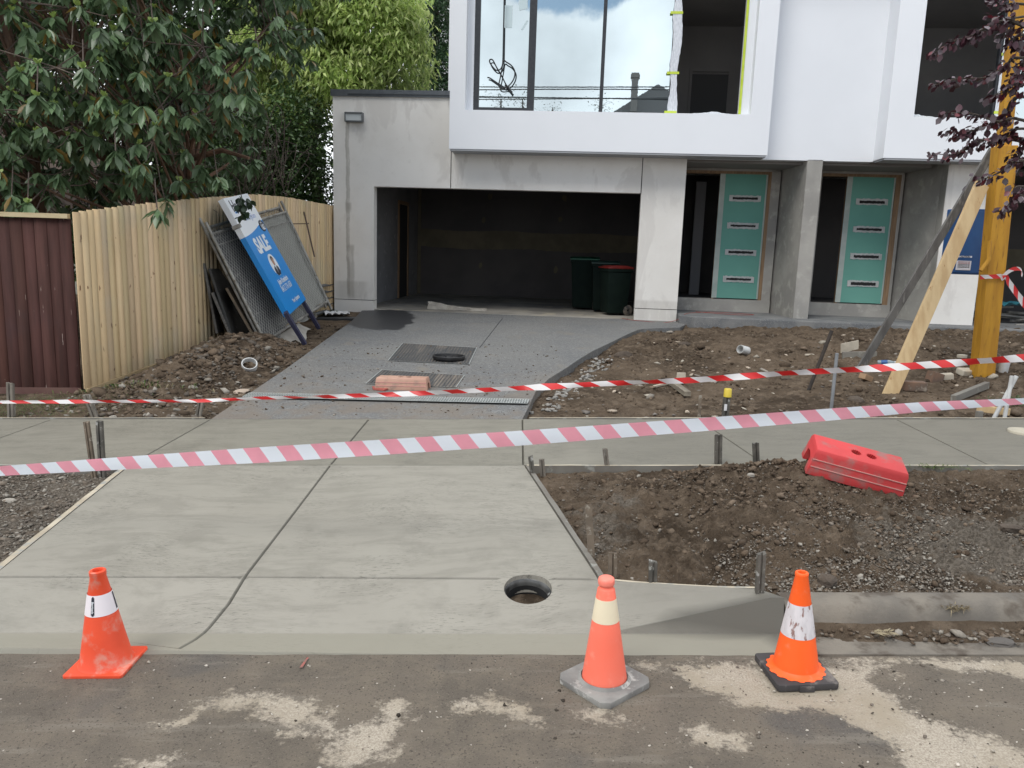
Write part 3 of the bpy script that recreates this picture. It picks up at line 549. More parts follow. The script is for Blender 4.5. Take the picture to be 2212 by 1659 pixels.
# second garage, open and dark
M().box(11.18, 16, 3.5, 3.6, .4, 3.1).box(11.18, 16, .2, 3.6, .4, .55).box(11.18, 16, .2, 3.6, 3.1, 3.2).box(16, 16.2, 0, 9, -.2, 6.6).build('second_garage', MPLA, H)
M().box(11.2, 15.4, 3.47, 3.495, 1.5, 1.95).build('joint_compound', MATS['joint_compound'], H)
# porch slab
M().prism([(6.22, 1.1), (6.22, -.25), (6.45, -.45), (10.9, -.50), (13, -.55), (13, 1.1)], .25, .585, 'z').build('porch_slab', mat('grey_aggregate_porch', (.12, .125, .13), (.19, .19, .185), 3, .8, 120, .5, .003, c3_=(.27, .27, .265), sc3=70, amt3=(.56, .66)), H, bevel=.02)
# upper storey
UZ, UT = 3.26, 6.6; WN0 = -.25
def wbox(name, s0, s1, w0, w1, z0, zt, n0, sl=True):
    b = M(); b.box(s0, w0, n0, .05, UZ, zt).box(w0, w1, n0, .05, UZ, z0).box(w1, s1, n0, .05, UZ, zt)
    return b.build(name, MWH, H)
wbox('white_window_box', 2.16, 7.43, 2.42, 7.11, 3.895, UT, -.45)
M().box(2.42, 2.53, WN0, .05, 3.895, UT).build('white_reveal', MWH, H); M().box(6.985, 7.11, WN0, .05, 3.895, UT).build('white_reveal', MWH, H)
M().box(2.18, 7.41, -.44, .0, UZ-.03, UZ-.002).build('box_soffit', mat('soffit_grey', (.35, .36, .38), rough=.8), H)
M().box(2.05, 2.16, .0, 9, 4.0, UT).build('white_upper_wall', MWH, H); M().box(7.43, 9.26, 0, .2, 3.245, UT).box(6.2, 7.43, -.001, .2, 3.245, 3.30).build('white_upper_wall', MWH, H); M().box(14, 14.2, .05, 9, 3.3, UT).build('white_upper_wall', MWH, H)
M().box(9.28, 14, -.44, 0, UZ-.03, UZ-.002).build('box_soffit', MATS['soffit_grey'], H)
wbox('white_window_box', 9.26, 14.0, 9.66, 12.6, 3.9, UT, -.45)
M().box(2.1, 14.1, -.45, 9, UT, UT+.1).build('upper_roof', MCAP, H)
M().box(.2, 2.1, 8.8, 9, 0, 4.18).box(2.1, 14, 8.8, 9, 0, UT).build('rear_wall', MRD, H)
# first window
MGL, t, b = base_mat('mirror_tinted_glass'); t.nodes.remove(b)
gl = N(t, 'ShaderNodeBsdfGlossy'); gl.inputs['Color'].default_value = (.62, .70, .72, 1); gl.inputs['Roughness'].default_value = .0
df = N(t, 'ShaderNodeBsdfDiffuse'); df.inputs['Color'].default_value = (.10, .12, .125, 1); ms = N(t, 'ShaderNodeMixShader'); ms.inputs[0].default_value = .86
t.links.new(df.outputs[0], ms.inputs[1]); t.links.new(gl.outputs[0], ms.inputs[2]); t.links.new(ms.outputs[0], t.nodes['Material Output'].inputs[0])
gv_ = coords(t, (1, 1, .35), rot=(0, .5, 0)); bb = N(t, 'ShaderNodeBump'); bb.inputs['Strength'].default_value = .05; bb.inputs['Distance'].default_value = .002; t.links.new(noise(t, gv_, 3, 5, .7), bb.inputs['Height']); t.links.new(bb.outputs[0], gl.inputs['Normal'])
WN = -.25
ZW = 3.90
wf = M().box(2.525, 2.62, WN, WN+.08, ZW, 6.0).box(3.44, 3.56, WN, WN+.08, ZW, 6.0).box(2.62, 3.44, WN, WN+.08, ZW, ZW+.075).box(4.655, 4.715, WN, WN+.08, ZW, 6.0).box(3.56, 5.85, WN+.01, WN+.08, ZW, ZW+.02).box(5.80, 5.85, WN+.02, WN+.08, ZW, 6.0).build('window', MBLK, H)
wf['label'] = 'wide black framed window reflecting cloud, its right bay open'
M().box(2.62, 3.44, WN+.03, WN+.04, ZW+.075, 6.0).build('pane', MGL, wf); M().box(3.56, 4.655, WN+.03, WN+.04, ZW+.02, 6.0).build('pane', MGL, wf); M().box(4.715, 5.80, WN+.03, WN+.04, ZW+.02, 6.0).build('pane', MGL, wf)
MWP = mat('white_plastic_film', (.72, .74, .78), (.55, .58, .62), 14, .35, 25, .5, .01, stretch=(4, 4, 1)); MLT = mat('lime_masking_tape', (.48, .60, .03), (.55, .66, .08), 8, .6)
pl = M(); zs = np.linspace(ZW, 6, 40)
pl.prism([(5.80+.015*math.sin(z*9)+rnd.uniform(-.006, .006), z) for z in zs]+[(5.93+.02*math.sin(z*5+1)+rnd.uniform(-.006, .006), z) for z in zs[::-1]], WN-.02, WN-.012)
pl.prism([(s_, ZW+.035+.02*math.sin(s_*7)+rnd.uniform(-.008, .012)) for s_ in np.linspace(5.9, 6.92, 26)]+[(6.92, ZW+.004), (5.9, ZW+.004)], WN-.01, WN+.05)
pl.build('plastic_sheet_edge', MWP, wf)
lt = M().box(5.86, 6.98, WN-.012, WN-.006, ZW+.002, ZW+.022).box(6.945, 6.985, WN-.012, WN-.006, ZW+.022, 6).build('masking_tape', MLT, wf)
for z_ in (5.49, 4.56, ZW+.04): M().box(5.74, 5.94, WN-.026, WN-.021, z_-.02, z_+.02).build('tape_strip', MLT, wf)
M().box(3.02, 3.15, WN+.024, WN+.03, 5.25, 5.6).build('paper_sticker', mat('pale_sticker', (.55, .66, .68), rough=.6), wf)
M().prism([(3.26, 5.52), (3.40, 5.55), (3.395, 5.70), (3.245, 5.68)], WN+.024, WN+.03).build('paper_sticker', MATS['pale_sticker'], wf)
M().prism([(3.30, 5.22), (3.33, 5.22), (3.42, 5.36), (3.39, 5.37)], WN+.024, WN+.03).build('paper_sticker', MATS['pale_sticker'], wf)
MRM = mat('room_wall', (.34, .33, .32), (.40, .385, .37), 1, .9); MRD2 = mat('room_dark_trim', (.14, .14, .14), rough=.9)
rm = M().box(5.7, 9.2, 3.5, 3.6, 3.8, 6.5).box(5.65, 5.75, .05, 3.6, 3.8, 6.5).box(2.2, 9.2, .05, 3.6, 3.7, 3.8).box(2.2, 9.2, .05, 3.6, 6.3, 6.4).build('upper_room', MRM, H)
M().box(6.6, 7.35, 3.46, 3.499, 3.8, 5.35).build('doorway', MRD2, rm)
M().box(6.55, 6.6, 3.44, 3.495, 3.8, 5.4).box(7.35, 7.4, 3.44, 3.495, 3.8, 5.4).box(6.55, 7.4, 3.44, 3.495, 5.4, 5.46).build('door_architrave', MRM, rm)
# second window
wf = M().box(10.93, 10.97, WN, WN+.08, ZW, 6.0).box(10.97, 12.5, WN+.01, WN+.08, ZW, ZW+.03).build('window', MBLK, H)
wf['label'] = 'far right upper window, left bay open and dark, film over the right bay'
M().box(10.97, 12.5, WN+.03, WN+.04, ZW+.03, 6.0).build('pane', MGL, wf)
M().box(9.68, 10.9, WN-.012, WN-.006, ZW+.002, ZW+.03).build('masking_tape', MLT, wf)
M().prism([(s_, ZW+.045+.03*math.sin(s_*6)+rnd.uniform(-.008, .012)) for s_ in np.linspace(9.72, 10.6, 22)]+[(10.6, ZW+.004), (9.72, ZW+.004)], WN-.005, WN+.05).build('plastic_sheet_edge', MWP, wf)
M().box(10.965, 11.05, WN-.02, WN-.012, ZW, 6.0).build('plastic_sheet_edge', MWP, wf)
for z_ in (4.9, ZW+.12): M().box(10.95, 11.15, WN-.026, WN-.021, z_-.02, z_+.02).build('tape_strip', MLT, wf)
rm = M().box(9.3, 14, 3.5, 3.6, 3.8, 6.5).box(9.3, 9.4, .05, 3.6, 3.8, 6.5).box(9.3, 14, .05, 3.6, 3.7, 3.8).box(9.3, 14, .05, 3.6, 6.3, 6.4).build('upper_room', MRM, H)
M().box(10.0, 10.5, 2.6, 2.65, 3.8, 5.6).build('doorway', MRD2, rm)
def hw(s_, n_, z_): return np.array([HO[0]+s_*math.cos(YAW)+n_*math.sin(YAW), HO[1]-s_*math.sin(YAW)+n_*math.cos(YAW), z_])
def hpix(u, v, n_):
    d = ray(u, v); Nn = np.array([math.sin(YAW), math.cos(YAW), 0]); P0 = hw(0, n_, 0); tt = ((P0-CAM)@Nn)/(d@Nn); return CAM+d*tt
# cable hanging before the first pane
k5 = lambda x, y: ((1060+x/2.633)*.8848, (y/2.633)*.8848)
cp = [(452, -60), (450, 0), (447, 150), (444, 300), (442, 380), (438, 420), (425, 445), (400, 452), (372, 425), (356, 395), (362, 382), (378, 388), (400, 430), (430, 480), (460, 540), (480, 565)]
cp2 = [(342, 498), (360, 503), (400, 530), (440, 555), (462, 562), (495, 535), (516, 495), (517, 455), (495, 420), (465, 400), (446, 390), (436, 440), (425, 500), (416, 545), (424, 566), (450, 567), (475, 560)]
def smooth(P, k=4):
    P = [Vector(p) for p in P]; o = []
    for i in range(len(P)-1):
        p0, p1, p2, p3 = P[max(i-1, 0)], P[i], P[i+1], P[min(i+2, len(P)-1)]
        for j in range(k):
            t = j/k; o.append(.5*((2*p1)+(p2-p0)*t+(2*p0-5*p1+4*p2-p3)*t*t+(3*p1-p0-3*p2+p3)*t**3))
    return o+[P[-1]]
W3 = lambda l, n_: smooth([tuple(hpix(*k5(*p), n_-.004*i)) for i, p in enumerate(l)])
cb = M().tube(W3(cp, -.30), .011, 6).tube(W3(cp2, -.31), .011, 6).tube([hpix(*k5(455, 545), -.33), hpix(*k5(500, 596), -.34)], [.012, .02], 6)
tag(cb.build('hanging_cable', mat('black_rubber', (.015, .015, .017), rough=.5), smooth=True), 'looped black cable dangling in front of the big upstairs window', 'cable')
# ================================================================== BINS, SHEET, CORDS in and round the garage
MBG = mat('dark_green_plastic', (.004, .010, .008), (.006, .013, .010), 5, .75, spec=.15); MWB = mat('wheel_rubber', (.03, .03, .03), (.12, .10, .08), 12, .8)
def bin_(s0, n0, wd, dp, h, lid, label, wheel_right=True):
    r = empty('wheelie_bin', label, 'bin', hw(s0, n0, SZ), -YAW, 'wheelie bins parked inside the garage')
    lo = .80; b = M(); x0, x1 = -wd/2, wd/2; k = .78
    vs = [(x0*k, -dp/2*k, .04), (x1*k, -dp/2*k, .04), (x1*k, dp/2*k, .04), (x0*k, dp/2*k, .04), (x0*.97, -dp/2*.95, h-.08), (x1*.97, -dp/2*.95, h-.08), (x1*.97, dp/2*.95, h-.08), (x0*.97, dp/2*.95, h-.08)]
    b.add(vs, [(0, 3, 2, 1), (4, 5, 6, 7), (0, 1, 5, 4), (1, 2, 6, 5), (2, 3, 7, 6), (3, 0, 4, 7)]); b.build('body', MBG, r, bevel=.03, smooth=True)
    M().box(x0*1.02, x1*1.02, -dp/2, dp/2, h-.12, h-.06).build('rim', MBG, r, bevel=.012, smooth=True)
    l = M(); l.prism([(-dp/2*1.04, h-.06), (-dp/2*1.04, h-.035), (-dp/4, h-.005), (dp/4, h), (dp/2*1.04, h-.03), (dp/2*1.04, h-.06)], x0*1.05, x1*1.05, 'x'); l.build('lid', lid, r, bevel=.012, smooth=True)
    M().tube([(x0*.8, dp/2+.03, h-.05), (x1*.8, dp/2+.03, h-.05)], .014, 8).build('handle', MBG, r, smooth=True)
    for sx in (-1, 1):
        wv = M().lathe([(.02, -.025), (.085, -.025), (.10, -.015), (.10, .015), (.085, .025), (.02, .025)], 24); w_ = wv.build('wheel', MWB, r, smooth=True); w_.rotation_euler = (0, R_(90), 0); w_.location = (sx*(x1*.72), dp/2-.04, .10)
    return r
r = bin_(4.55, 2.1, .56, .66, 1.06, mat('green_lid', (.005, .065, .035), (.008, .085, .045), 5, .45), 'tall bin with the bright green lid, leftmost in the garage')
r = bin_(4.95, 1.62, .52, .60, 1.0, mat('dark_lid', (.02, .05, .04), rough=.5), 'dark lidded bin squeezed between the green lid and red lid bins')
r = bin_(5.13, .93, .46, .50, .93, mat('red_lid', (.14, .012, .011), (.18, .02, .015), 5, .45), 'small bin with a red lid at the garage opening')
r.rotation_euler = (0, 0, -YAW-R_(68))
pts = M(); K = 26; vs = []; 
for i in range(K):
    for j in range(10):
        s_ = 1.62+1.12*i/(K-1); f = i/(K-1); n_ = .62+.26*(j/9-.5)*(.8+.4*math.sin(i*.7))-.03*f; hh = (.075*max(0, 1-f*1.6)+.045)*max(0, math.sin(math.pi*j/9))**.5*(1+.22*math.sin(i*.5+j*1.4)+rnd.uniform(-.05, .05))
        vs.append(hw(s_+.02*math.sin(j*2), n_+.025*math.sin(i*.9), SZ+.004+hh))
pts.add(vs, [(i*10+j, i*10+j+1, i*10+j+11, i*10+j+10) for i in range(K-1) for j in range(9)])
tag(pts.build('drop_sheet', mat('dusty_canvas', (.40, .37, .32), (.30, .275, .24), 5, .95), smooth=True), 'bunched pale canvas drop sheet lying just inside the garage', 'drop sheet')
cr_ = [hw(5.25, .1, SZ+.01), hw(5.4, -.12, .455), hw(5.65, -.22, .45), hw(5.95, -.25, .44), hw(6.2, -.20, .50), hw(6.35, -.1, .60), hw(6.6, .3, .60), hw(6.9, .55, .60), hw(7.3, .5, .60), hw(7.6, .3, .60), hw(7.3, .1, .60), hw(6.9, .2, .605), hw(6.6, .5, .60)]
tag(M().tube(smooth([tuple(p) for p in cr_], 5), .004, 6).build('extension_cord', mat('dull_red_cord', (.28, .045, .03), rough=.6), smooth=True), 'dull red cord trailing from the porch step towards the garage', 'cord')
# paper and cup by the left pier, green tray
def ruffle(name, label, cat, cx, cy, wx, wy, zf, m, amp=.03, rz=0, n=12):
    vs = []; 
    for i in range(n):
        for j in range(n):
            a, c = (i/(n-1)-.5)*wx, (j/(n-1)-.5)*wy; x = cx+a*math.cos(rz)-c*math.sin(rz)+rnd.uniform(-.01, .01)*wx; y = cy+a*math.sin(rz)+c*math.cos(rz)
            vs.append((x, y, float(zf(x, y))+.012+amp*abs(math.sin(i*1.1+j*.6)*math.cos(j*.9))+rnd.uniform(0, amp*.25)))
    return tag(M().add(vs, [(i*n+j, i*n+j+1, i*n+j+n+1, i*n+j+n) for i in range(n-1) for j in range(n-1)]).build(name, m, smooth=True), label, cat)
MPAP = mat('white_paper', (.72, .72, .72), (.6, .6, .6), 6, .8)
p = atZ(*c3(1350, 1275), .43)
p0 = p; zfl = lambda x, y: .375
ruffle('paper_sheet', 'crumpled white paper sheets dropped beside the left garage pier', 'paper', p[0]-.02, p[1]-.15, .42, .5, zfl, MPAP, .05, .3)
p = atZ(*c3(1500, 1262), .40)
cu = empty('plastic_tub', 'small white plastic tub standing by the paper at the left garage pier', 'tub', (p[0], p[1], .40))
M().lathe([(.001, 0), (.052, 0), (.066, .13), (.060, .13), (.048, .01), (.001, .01)], 20).build('tub_body', MPAP, cu, smooth=True); M().lathe([(.066, .115), (.072, .115), (.072, .132), (.060, .132)], 20).build('rim', MPAP, cu, smooth=True)
# ================================================================== FENCES
FA = np.array([-4.34, 7.67]); FB = np.array([-3.0, 16.5]); fd = (FB-FA)/np.linalg.norm(FB-FA); FL = float(np.linalg.norm(FB-FA)); fang = math.atan2(fd[1], fd[0])
def ftop(L): return np.interp(L, [0, 1.1, 2.35, 3.75, 4.7, 6.6, 9], [1.84, 1.99, 2.14, 2.28, 2.31, 2.29, 2.28])
def fbot(L): return float(np.interp(L, [0, .9, 2.4, 4, 9], [.10, .17, .30, .30, .30]))
m, t, b = base_mat('new_pine_palings'); v = coords(t)
at = N(t, 'ShaderNodeAttribute', attribute_name='col')
c = mixc(t, SM(t, noise(t, coords(t, (10, 10, .7)), 1.5, 8, .7), .30, .72), (.57, .43, .255), (.48, .35, .20))
c = mixc(t, SM(t, noise(t, coords(t, (5, 5, 2.2)), 3.6, 3, .5), .665, .71), c, (.15, .075, .03)); c = mixc(t, SM(t, noise(t, v, 1.4, 5), .5, .72), c, (.47, .385, .25))
t.links.new(mixc(t, 1.0, c, at.outputs['Color'], 'MULTIPLY'), b.inputs['Base Color']); b.inputs['Roughness'].default_value = .8
bump(t, b, noise(t, coords(t, (40, 40, 2)), 2, 5), .15, .002); MPINE = m
def palings(name, L0, L1, topf, botf, m, parent, pw=.098, dark=1.0):
    V = []; F = []; Cc = []; L = L0; k = 0; q = 0
    while L < L1-.01:
        wv = pw*rnd.uniform(.94, 1.06); off = .0 if k % 2 else -.0035; zt = float(topf(L))+rnd.uniform(-.005, .005); zb = float(botf(L)); lx = .003 if k % 2 else -.004
        ln_ = rnd.uniform(-.004, .004); zs = 7; tint = rnd.uniform(.80, 1.12)
        c = (tint*rnd.uniform(.97, 1.03), tint, tint*rnd.uniform(.92, 1.06))
        for (x0, x1) in ((L+.002, L+wv-.002),):
            P = [(x0, off), (x1, off+rnd.uniform(-.003, .003)), (x1, off+.014), (x0, off+.014)]
            for z, dx in ((zb, 0), (zt, ln_)):
                for (px, py) in P: V.append((px+dx, py, z)); Cc.append(c)
            for f in ((0, 1, 5, 4), (1, 2, 6, 5), (2, 3, 7, 6), (3, 0, 4, 7), (4, 5, 6, 7)): F.append(tuple(i+q for i in f))
            q += 8
        L += wv; k += 1
    return npmesh(name, V, np.array(F), m, parent, np.array(Cc))
fe = empty('paling_fence', 'new yellow pine paling fence running back along the left boundary to the house', 'fence', (*FA, 0), fang)
palings('palings', 0, FL, ftop, lambda L: fbot(L)-.02, MPINE, fe)
pb = M(); 
for a, c_ in ((0, .45), (.45, 1.5), (1.5, 2.9)): pb.add([(a, -.028, fbot(a)-.26), (c_, -.028, fbot(c_)-.26), (c_, -.006+.0, fbot(c_)-.26), (a, -.006, fbot(a)-.26), (a, -.028, fbot(a)-.02), (c_, -.028, fbot(c_)-.02), (c_, -.006, fbot(c_)-.02), (a, -.006, fbot(a)-.02)], [(0, 3, 2, 1), (4, 5, 6, 7), (0, 1, 5, 4), (1, 2, 6, 5), (2, 3, 7, 6), (3, 0, 4, 7)])
MPL = mat('plain_pine', (.46, .35, .20), (.36, .26, .14), 3, .8, 40, .3, .003, stretch=(1, 1, 6))
pb.build('plinth_board', MPL, fe)
for z_ in (.55, 1.5):
    M().beam((.25, .05, z_), (FL, .05, z_+.35), .09, .04, (0, 1, 0)).build('rail', MPL, fe)
for k in range(4): M().box(.32+k*2.6, .42+k*2.6, .03, .13, -.2, ftop(k*2.6)-.1).build('post', MPL, fe)
m, t, b = base_mat('oxblood_palings'); v = coords(t); at = N(t, 'ShaderNodeAttribute', attribute_name='col')
c = mixc(t, SM(t, noise(t, coords(t, (12, 12, 1)), 1.2, 6), .35, .65), (.048, .021, .017), (.074, .032, .026))
c = mixc(t, SM(t, noise(t, coords(t, (30, 30, 2.6)), 1.6, 6, .6), .685, .71), c, (.38, .30, .26)); c = mixc(t, SM(t, noise(t, v, 1.6, 5), .55, .8), c, (.055, .03, .03))
t.links.new(mixc(t, 1.0, c, at.outputs['Color'], 'MULTIPLY'), b.inputs['Base Color']); b.inputs['Roughness'].default_value = .8; b.inputs['Specular IOR Level'].default_value = .2; MOX = m
rb = empty('oxblood_fence', 'flaking oxblood red paling fence facing the footpath on the left', 'fence', (-9, 7.70, 0))
palings('palings', 0, 4.52, lambda L: 1.775, lambda L: .055-.03*(4.6-L)+.03, MOX, rb, .118)
M().box(0, 4.60, -.035, .02, 1.775, 1.82).build('top_rail', mat('pale_pine_capping', (.50, .41, .25), (.42, .33, .19), 4, .8, stretch=(1, 6, 6)), rb)
M().prism([(0, -.12), (4.62, -.02), (4.62, .09), (0, -.03)], -.03, -.015).build('plinth_board', mat('oxblood_board', (.10, .042, .036), (.13, .07, .055), 3, .7), rb)
M().box(4.635, 4.66, .0, .05, -.1, 1.78).build('gap_shade_strip', mat('black_gap', (.015, .013, .012), rough=.9), rb)  # black strip painted in for the shaded gap where the fences meet
# ================================================================== SIGN AND TEMPORARY FENCE PANELS
def frame(BL, BR, TL):
    BL, BR, TL = map(lambda p: Vector([float(c) for c in p]), (BL, BR, TL)); x = (BR-BL); W_ = x.length; x.normalize(); y = TL-BL; y = y-x*y.dot(x); Hh = (TL-BL).length; y.normalize(); z = x.cross(y)
    mw = Matrix(((x.x, y.x, z.x, BL.x), (x.y, y.y, z.y, BL.y), (x.z, y.z, z.z, BL.z), (0, 0, 0, 1))); return mw, W_, Hh
BL = atY(*c3(870, 1310), 10.2); BR = atY(*c3(1030, 1160), 11.3); TL = atY(*c3(245, 215), 9.95)
mw, SW, SH = frame(BL, BR, TL)
if (mw.to_3x3() @ Vector((0, 0, 1))).x < 0: print('SIGN NORMAL FLIPPED')
print('sign', SW, SH)
sg = empty('for_sale_sign', 'blue and white SALE signboard leaning askew on the stacked wire fence panels', 'sign', mw=mw)
MSB = mat('sign_blue', (.012, .235, .62), rough=.35); MSW = mat('sign_white', (.74, .77, .80), rough=.35); MDK = mat('sign_navy', (.02, .022, .035), rough=.4); MPU = mat('navy_post_paint', (.035, .035, .075), (.05, .05, .09), 6, .6)
M().box(0, SW, 0, SH, -.07, 0).build('board', MSB, sg)
cvx = np.linspace(0, SW, 24); cur = [(x, SH*(.68+.085*(x/SW)**1.8)) for x in cvx]
M().prism([(0, SH), (0, cur[0][1])]+cur+[(SW, SH)], .001, .003, 'z').build('white_panel', MSW, sg)
M().box(-.003, 0, cur[0][1], SH, -.072, .003).box(-.003, SW, SH, SH+.003, -.072, .003).build('white_edge', MSW, sg)
TM = lambda x, y, z=.005, r=0: Matrix.Translation((x, y, z)) @ Matrix.Rotation(r, 4, 'Z')
textmesh('lettering', 'Harcourts', .22, MDK, sg, TM(SW*.52, SH*.925, .004), .004, 1.0)
M().box(SW*.14, SW*.22, SH*.868, SH*.882, .003, .004).build('blue_dash', MSB, sg)
textmesh('lettering', 'Manningham', .115, mat('sign_grey_blue', (.35, .42, .62), rough=.4), sg, TM(SW*.56, SH*.815, .004), .0, 1.0)
textmesh('lettering', 'SALE', .285, MSW, sg, TM(SW*.47, SH*.575, .003), .014, 1.0)
M().prism([(SW*.87+.12*math.cos(a), SH*.715+.085*math.sin(a)) for a in np.linspace(0, 6.28, 25)[:-1]], .003, .006, 'z').build('navy_badge', MDK, sg)
textmesh('lettering', '1&2', .11, MSW, sg, TM(SW*.87, SH*.70, .0065), .003, .9)
textmesh('lettering', 'UNITS', .035, MSW, sg, TM(SW*.87, SH*.742, .0065), .0, .9)
pc = (SW*.50, SH*.392); ov = M().prism([(pc[0]+.165*math.cos(a), pc[1]+.160*math.sin(a)) for a in np.linspace(0, 6.28, 33)[:-1]], .001, .004, 'z').build('portrait', MSW, sg)
def ell(cx, cy, a, b2, n=20): return [(cx+a*math.cos(k), cy+b2*math.sin(k)) for k in np.linspace(0, 2*math.pi, n+1)[:-1]]
M().prism([(pc[0]-.115, pc[1]-.115), (pc[0]-.10, pc[1]-.05), (pc[0]-.04, pc[1]-.015), (pc[0]+.04, pc[1]-.015), (pc[0]+.10, pc[1]-.05), (pc[0]+.115, pc[1]-.115), (pc[0]+.06, pc[1]-.153), (pc[0]-.06, pc[1]-.153)], .004, .006, 'z').build('suit', MDK, ov)
M().prism([(pc[0]-.03, pc[1]-.015), (pc[0]+.03, pc[1]-.015), (pc[0], pc[1]-.12)], .006, .0075, 'z').build('shirt', MSW, ov)
M().prism([(pc[0]-.008, pc[1]-.03), (pc[0]+.008, pc[1]-.03), (pc[0], pc[1]-.12)], .0075, .009, 'z').build('tie', MDK, ov)
M().prism(ell(pc[0], pc[1]+.05, .045, .065), .006, .009, 'z').build('face', mat('printed_skin', (.42, .24, .17), rough=.5), ov)
M().prism([(pc[0]-.05, pc[1]+.06)]+[(pc[0]+.052*math.cos(a), pc[1]+.075+.05*math.sin(a)) for a in np.linspace(math.pi, 0, 12)]+[(pc[0]+.05, pc[1]+.06), (pc[0]+.03, pc[1]+.09), (pc[0]-.03, pc[1]+.095)], .009, .011, 'z').build('hair', mat('printed_hair', (.05, .035, .03), rough=.6), ov)
textmesh('lettering', 'John Konidaris', .105, MSW, sg, TM(SW*.50, SH*.252, .003), .002, .82)
textmesh('lettering', '0412 776 650', .12, MSW, sg, TM(SW*.50, SH*.190, .003), .0, .82)
textmesh('lettering', 'Your Upmarts', .08, MSW, sg, TM(SW*.60, SH*.065, .003), .001, .85)
inv = mw.inverted()
for nm, q in (('L', (c3(885, 1310), c3(1045, 1570), 10.2, 10.42)), ('R', (c3(1022, 1165), c3(1172, 1418), 11.3, 11.6))):
    a = inv @ Vector(atY(*q[0], q[2]).tolist()); c_ = inv @ Vector(atY(*q[1], q[3]).tolist()); a = a+(a-c_)*.15
    a.z -= .04; c_.z -= .04; M().beam(a, c_, .075, .05, (0, 0, 1)).build('leg', MPU, sg)
# wire panels
MGV = mat('galvanised_pipe', (.33, .32, .29), (.20, .19, .17), 9, .55, metal=.35, c3_=(.14, .10, .07), sc3=18, amt3=(.6, .7)); MCL = mat('chain_wire', (.38, .375, .35), rough=.6, metal=.2)
mcl, t, b = base_mat('shade_cloth'); v = coords(t, (1, 1, 1))
c = mixc(t, SM(t, noise(t, coords(t, (2.2, .8, 1), rot=(0, 0, .6)), 1.6, 7, .6), .3, .7), (.05, .05, .052), (.17, .168, .155))
c = mixc(t, SM(t, noise(t, coords(t, (1, 5, 1)), 3, 6, .65), .55, .75), c, (.32, .31, .28)); sp_ = N(t, 'ShaderNodeSeparateXYZ'); t.links.new(v, sp_.inputs[0])
c = mixc(t, MT(t, 'MULTIPLY', SM(t, sp_.outputs[0], .9, 1.5), .7), c, (.30, .30, .265)); t.links.new(c, b.inputs['Base Color']); b.inputs['Roughness'].default_value = .9
bump(t, b, noise(t, coords(t, (2, 1, 1)), 4, 6), .7, .03)
pBL = atY(*c3(650, 1570), 10.0); pBR = atY(*c3(1240, 1190), 12.2); pTL = atY(*c3(135, 550), 9.82)
mwp, PW, PH = frame(pBL, pBR, pTL); print('panel', PW, PH)
def panel(mwx, label, ext, cloth=True, mesh=True):
    r = empty('temporary_fence_panel', label, 'fence panel', mw=mwx, group='temporary fence panels stacked against the paling fence')
    f = M()
    f.tube([(0, -.12, 0), (0, PH+ext, 0)], .021, 10).build('upright', MGV, r, smooth=True); M().tube([(PW, -.12, 0), (PW, PH+ext*1.1, 0)], .021, 10).build('upright', MGV, r, smooth=True)
    M().tube([(0, .02, 0), (PW, .02, 0)], .02, 10).tube([(0, PH, 0), (PW, PH, 0)], .02, 10).tube([(.0, PH*.97-.1, .0), (PW, PH*.97-.1, .0)], .008, 8).build('rail', MGV, r, smooth=True)
    if mesh:
        c = M(); st = .062
        def wire(x0, y0, x1, y1, z):
            d = Vector((x1-x0, y1-y0, 0)).normalized(); nn = Vector((-d.y, d.x, 0))*.0017
            c.add([(x0+nn.x, y0+nn.y, z), (x0-nn.x, y0-nn.y, z), (x1-nn.x, y1-nn.y, z), (x1+nn.x, y1+nn.y, z), (x0, y0, z+.003), (x1, y1, z+.003)], [(0, 3, 5, 4), (1, 4, 5, 2), (0, 4, 1), (3, 2, 5), (0, 1, 2, 3)])
        k = -PH*1.0
        a = 1.25
        while k < PW:
            for sgn in (1, -1):
                pts_ = []
                xs0 = k; xs1 = k+PH/a
                x0, y0, x1, y1 = xs0, 0, xs1, PH
                if x0 < 0: y0 = (0-x0)*a; x0 = 0
                if x1 > PW: y1 = PH-(x1-PW)*a; x1 = PW
                if y1 > y0:
                    if sgn > 0: wire(x0, y0, x1, y1, .012)
                    else: wire(x0, PH-y0, x1, PH-y1, .009)
            k += st
        c.build('chain_mesh', MCL, r)
    if cloth:
        V = []; n1_, n2_ = 40, 30
        for i in range(n1_):
            for j in range(n2_):
                x = PW*.02+PW*1.02*i/(n1_-1); y = -.06*math.sin(i*.35)*(j == 0)+PH*1.0*j/(n2_-1); z = -.012-.02*abs(math.sin(i*.55+j*.22))-.03*max(0, math.sin(i*.2+.5))*math.sin(math.pi*j/29)
                V.append((x, y, z))
        M().add(V, [(i*n2_+j, i*n2_+j+1, i*n2_+j+n2_+1, i*n2_+j+n2_) for i in range(n1_-1) for j in range(n2_-1)]).build('shade_cloth', mcl, r, smooth=True)
    return r
panel(mwp, 'front wire mesh fence panel backed with grey shade cloth, under the SALE sign', .16)
panel(mwp @ Matrix.Translation((.06, .10, -.09)), 'second wire fence panel, tucked behind the front mesh panel', .14, cloth=False)
panel(mwp @ Matrix.Translation((.20, .04, -.17)), 'rearmost wire fence panel of the stack, nearest the palings', .22, cloth=False, mesh=False)
M_ = mwp
fl = M(); vs = []
for i in range(14):
    for j in range(5): vs.append(tuple(M_ @ Vector((.12+1.05*i/13, -.02-.05*j-.03*math.sin(i*.9)*j/4*2, -.05+.03*j+.015*math.sin(i*1.7+j)))))
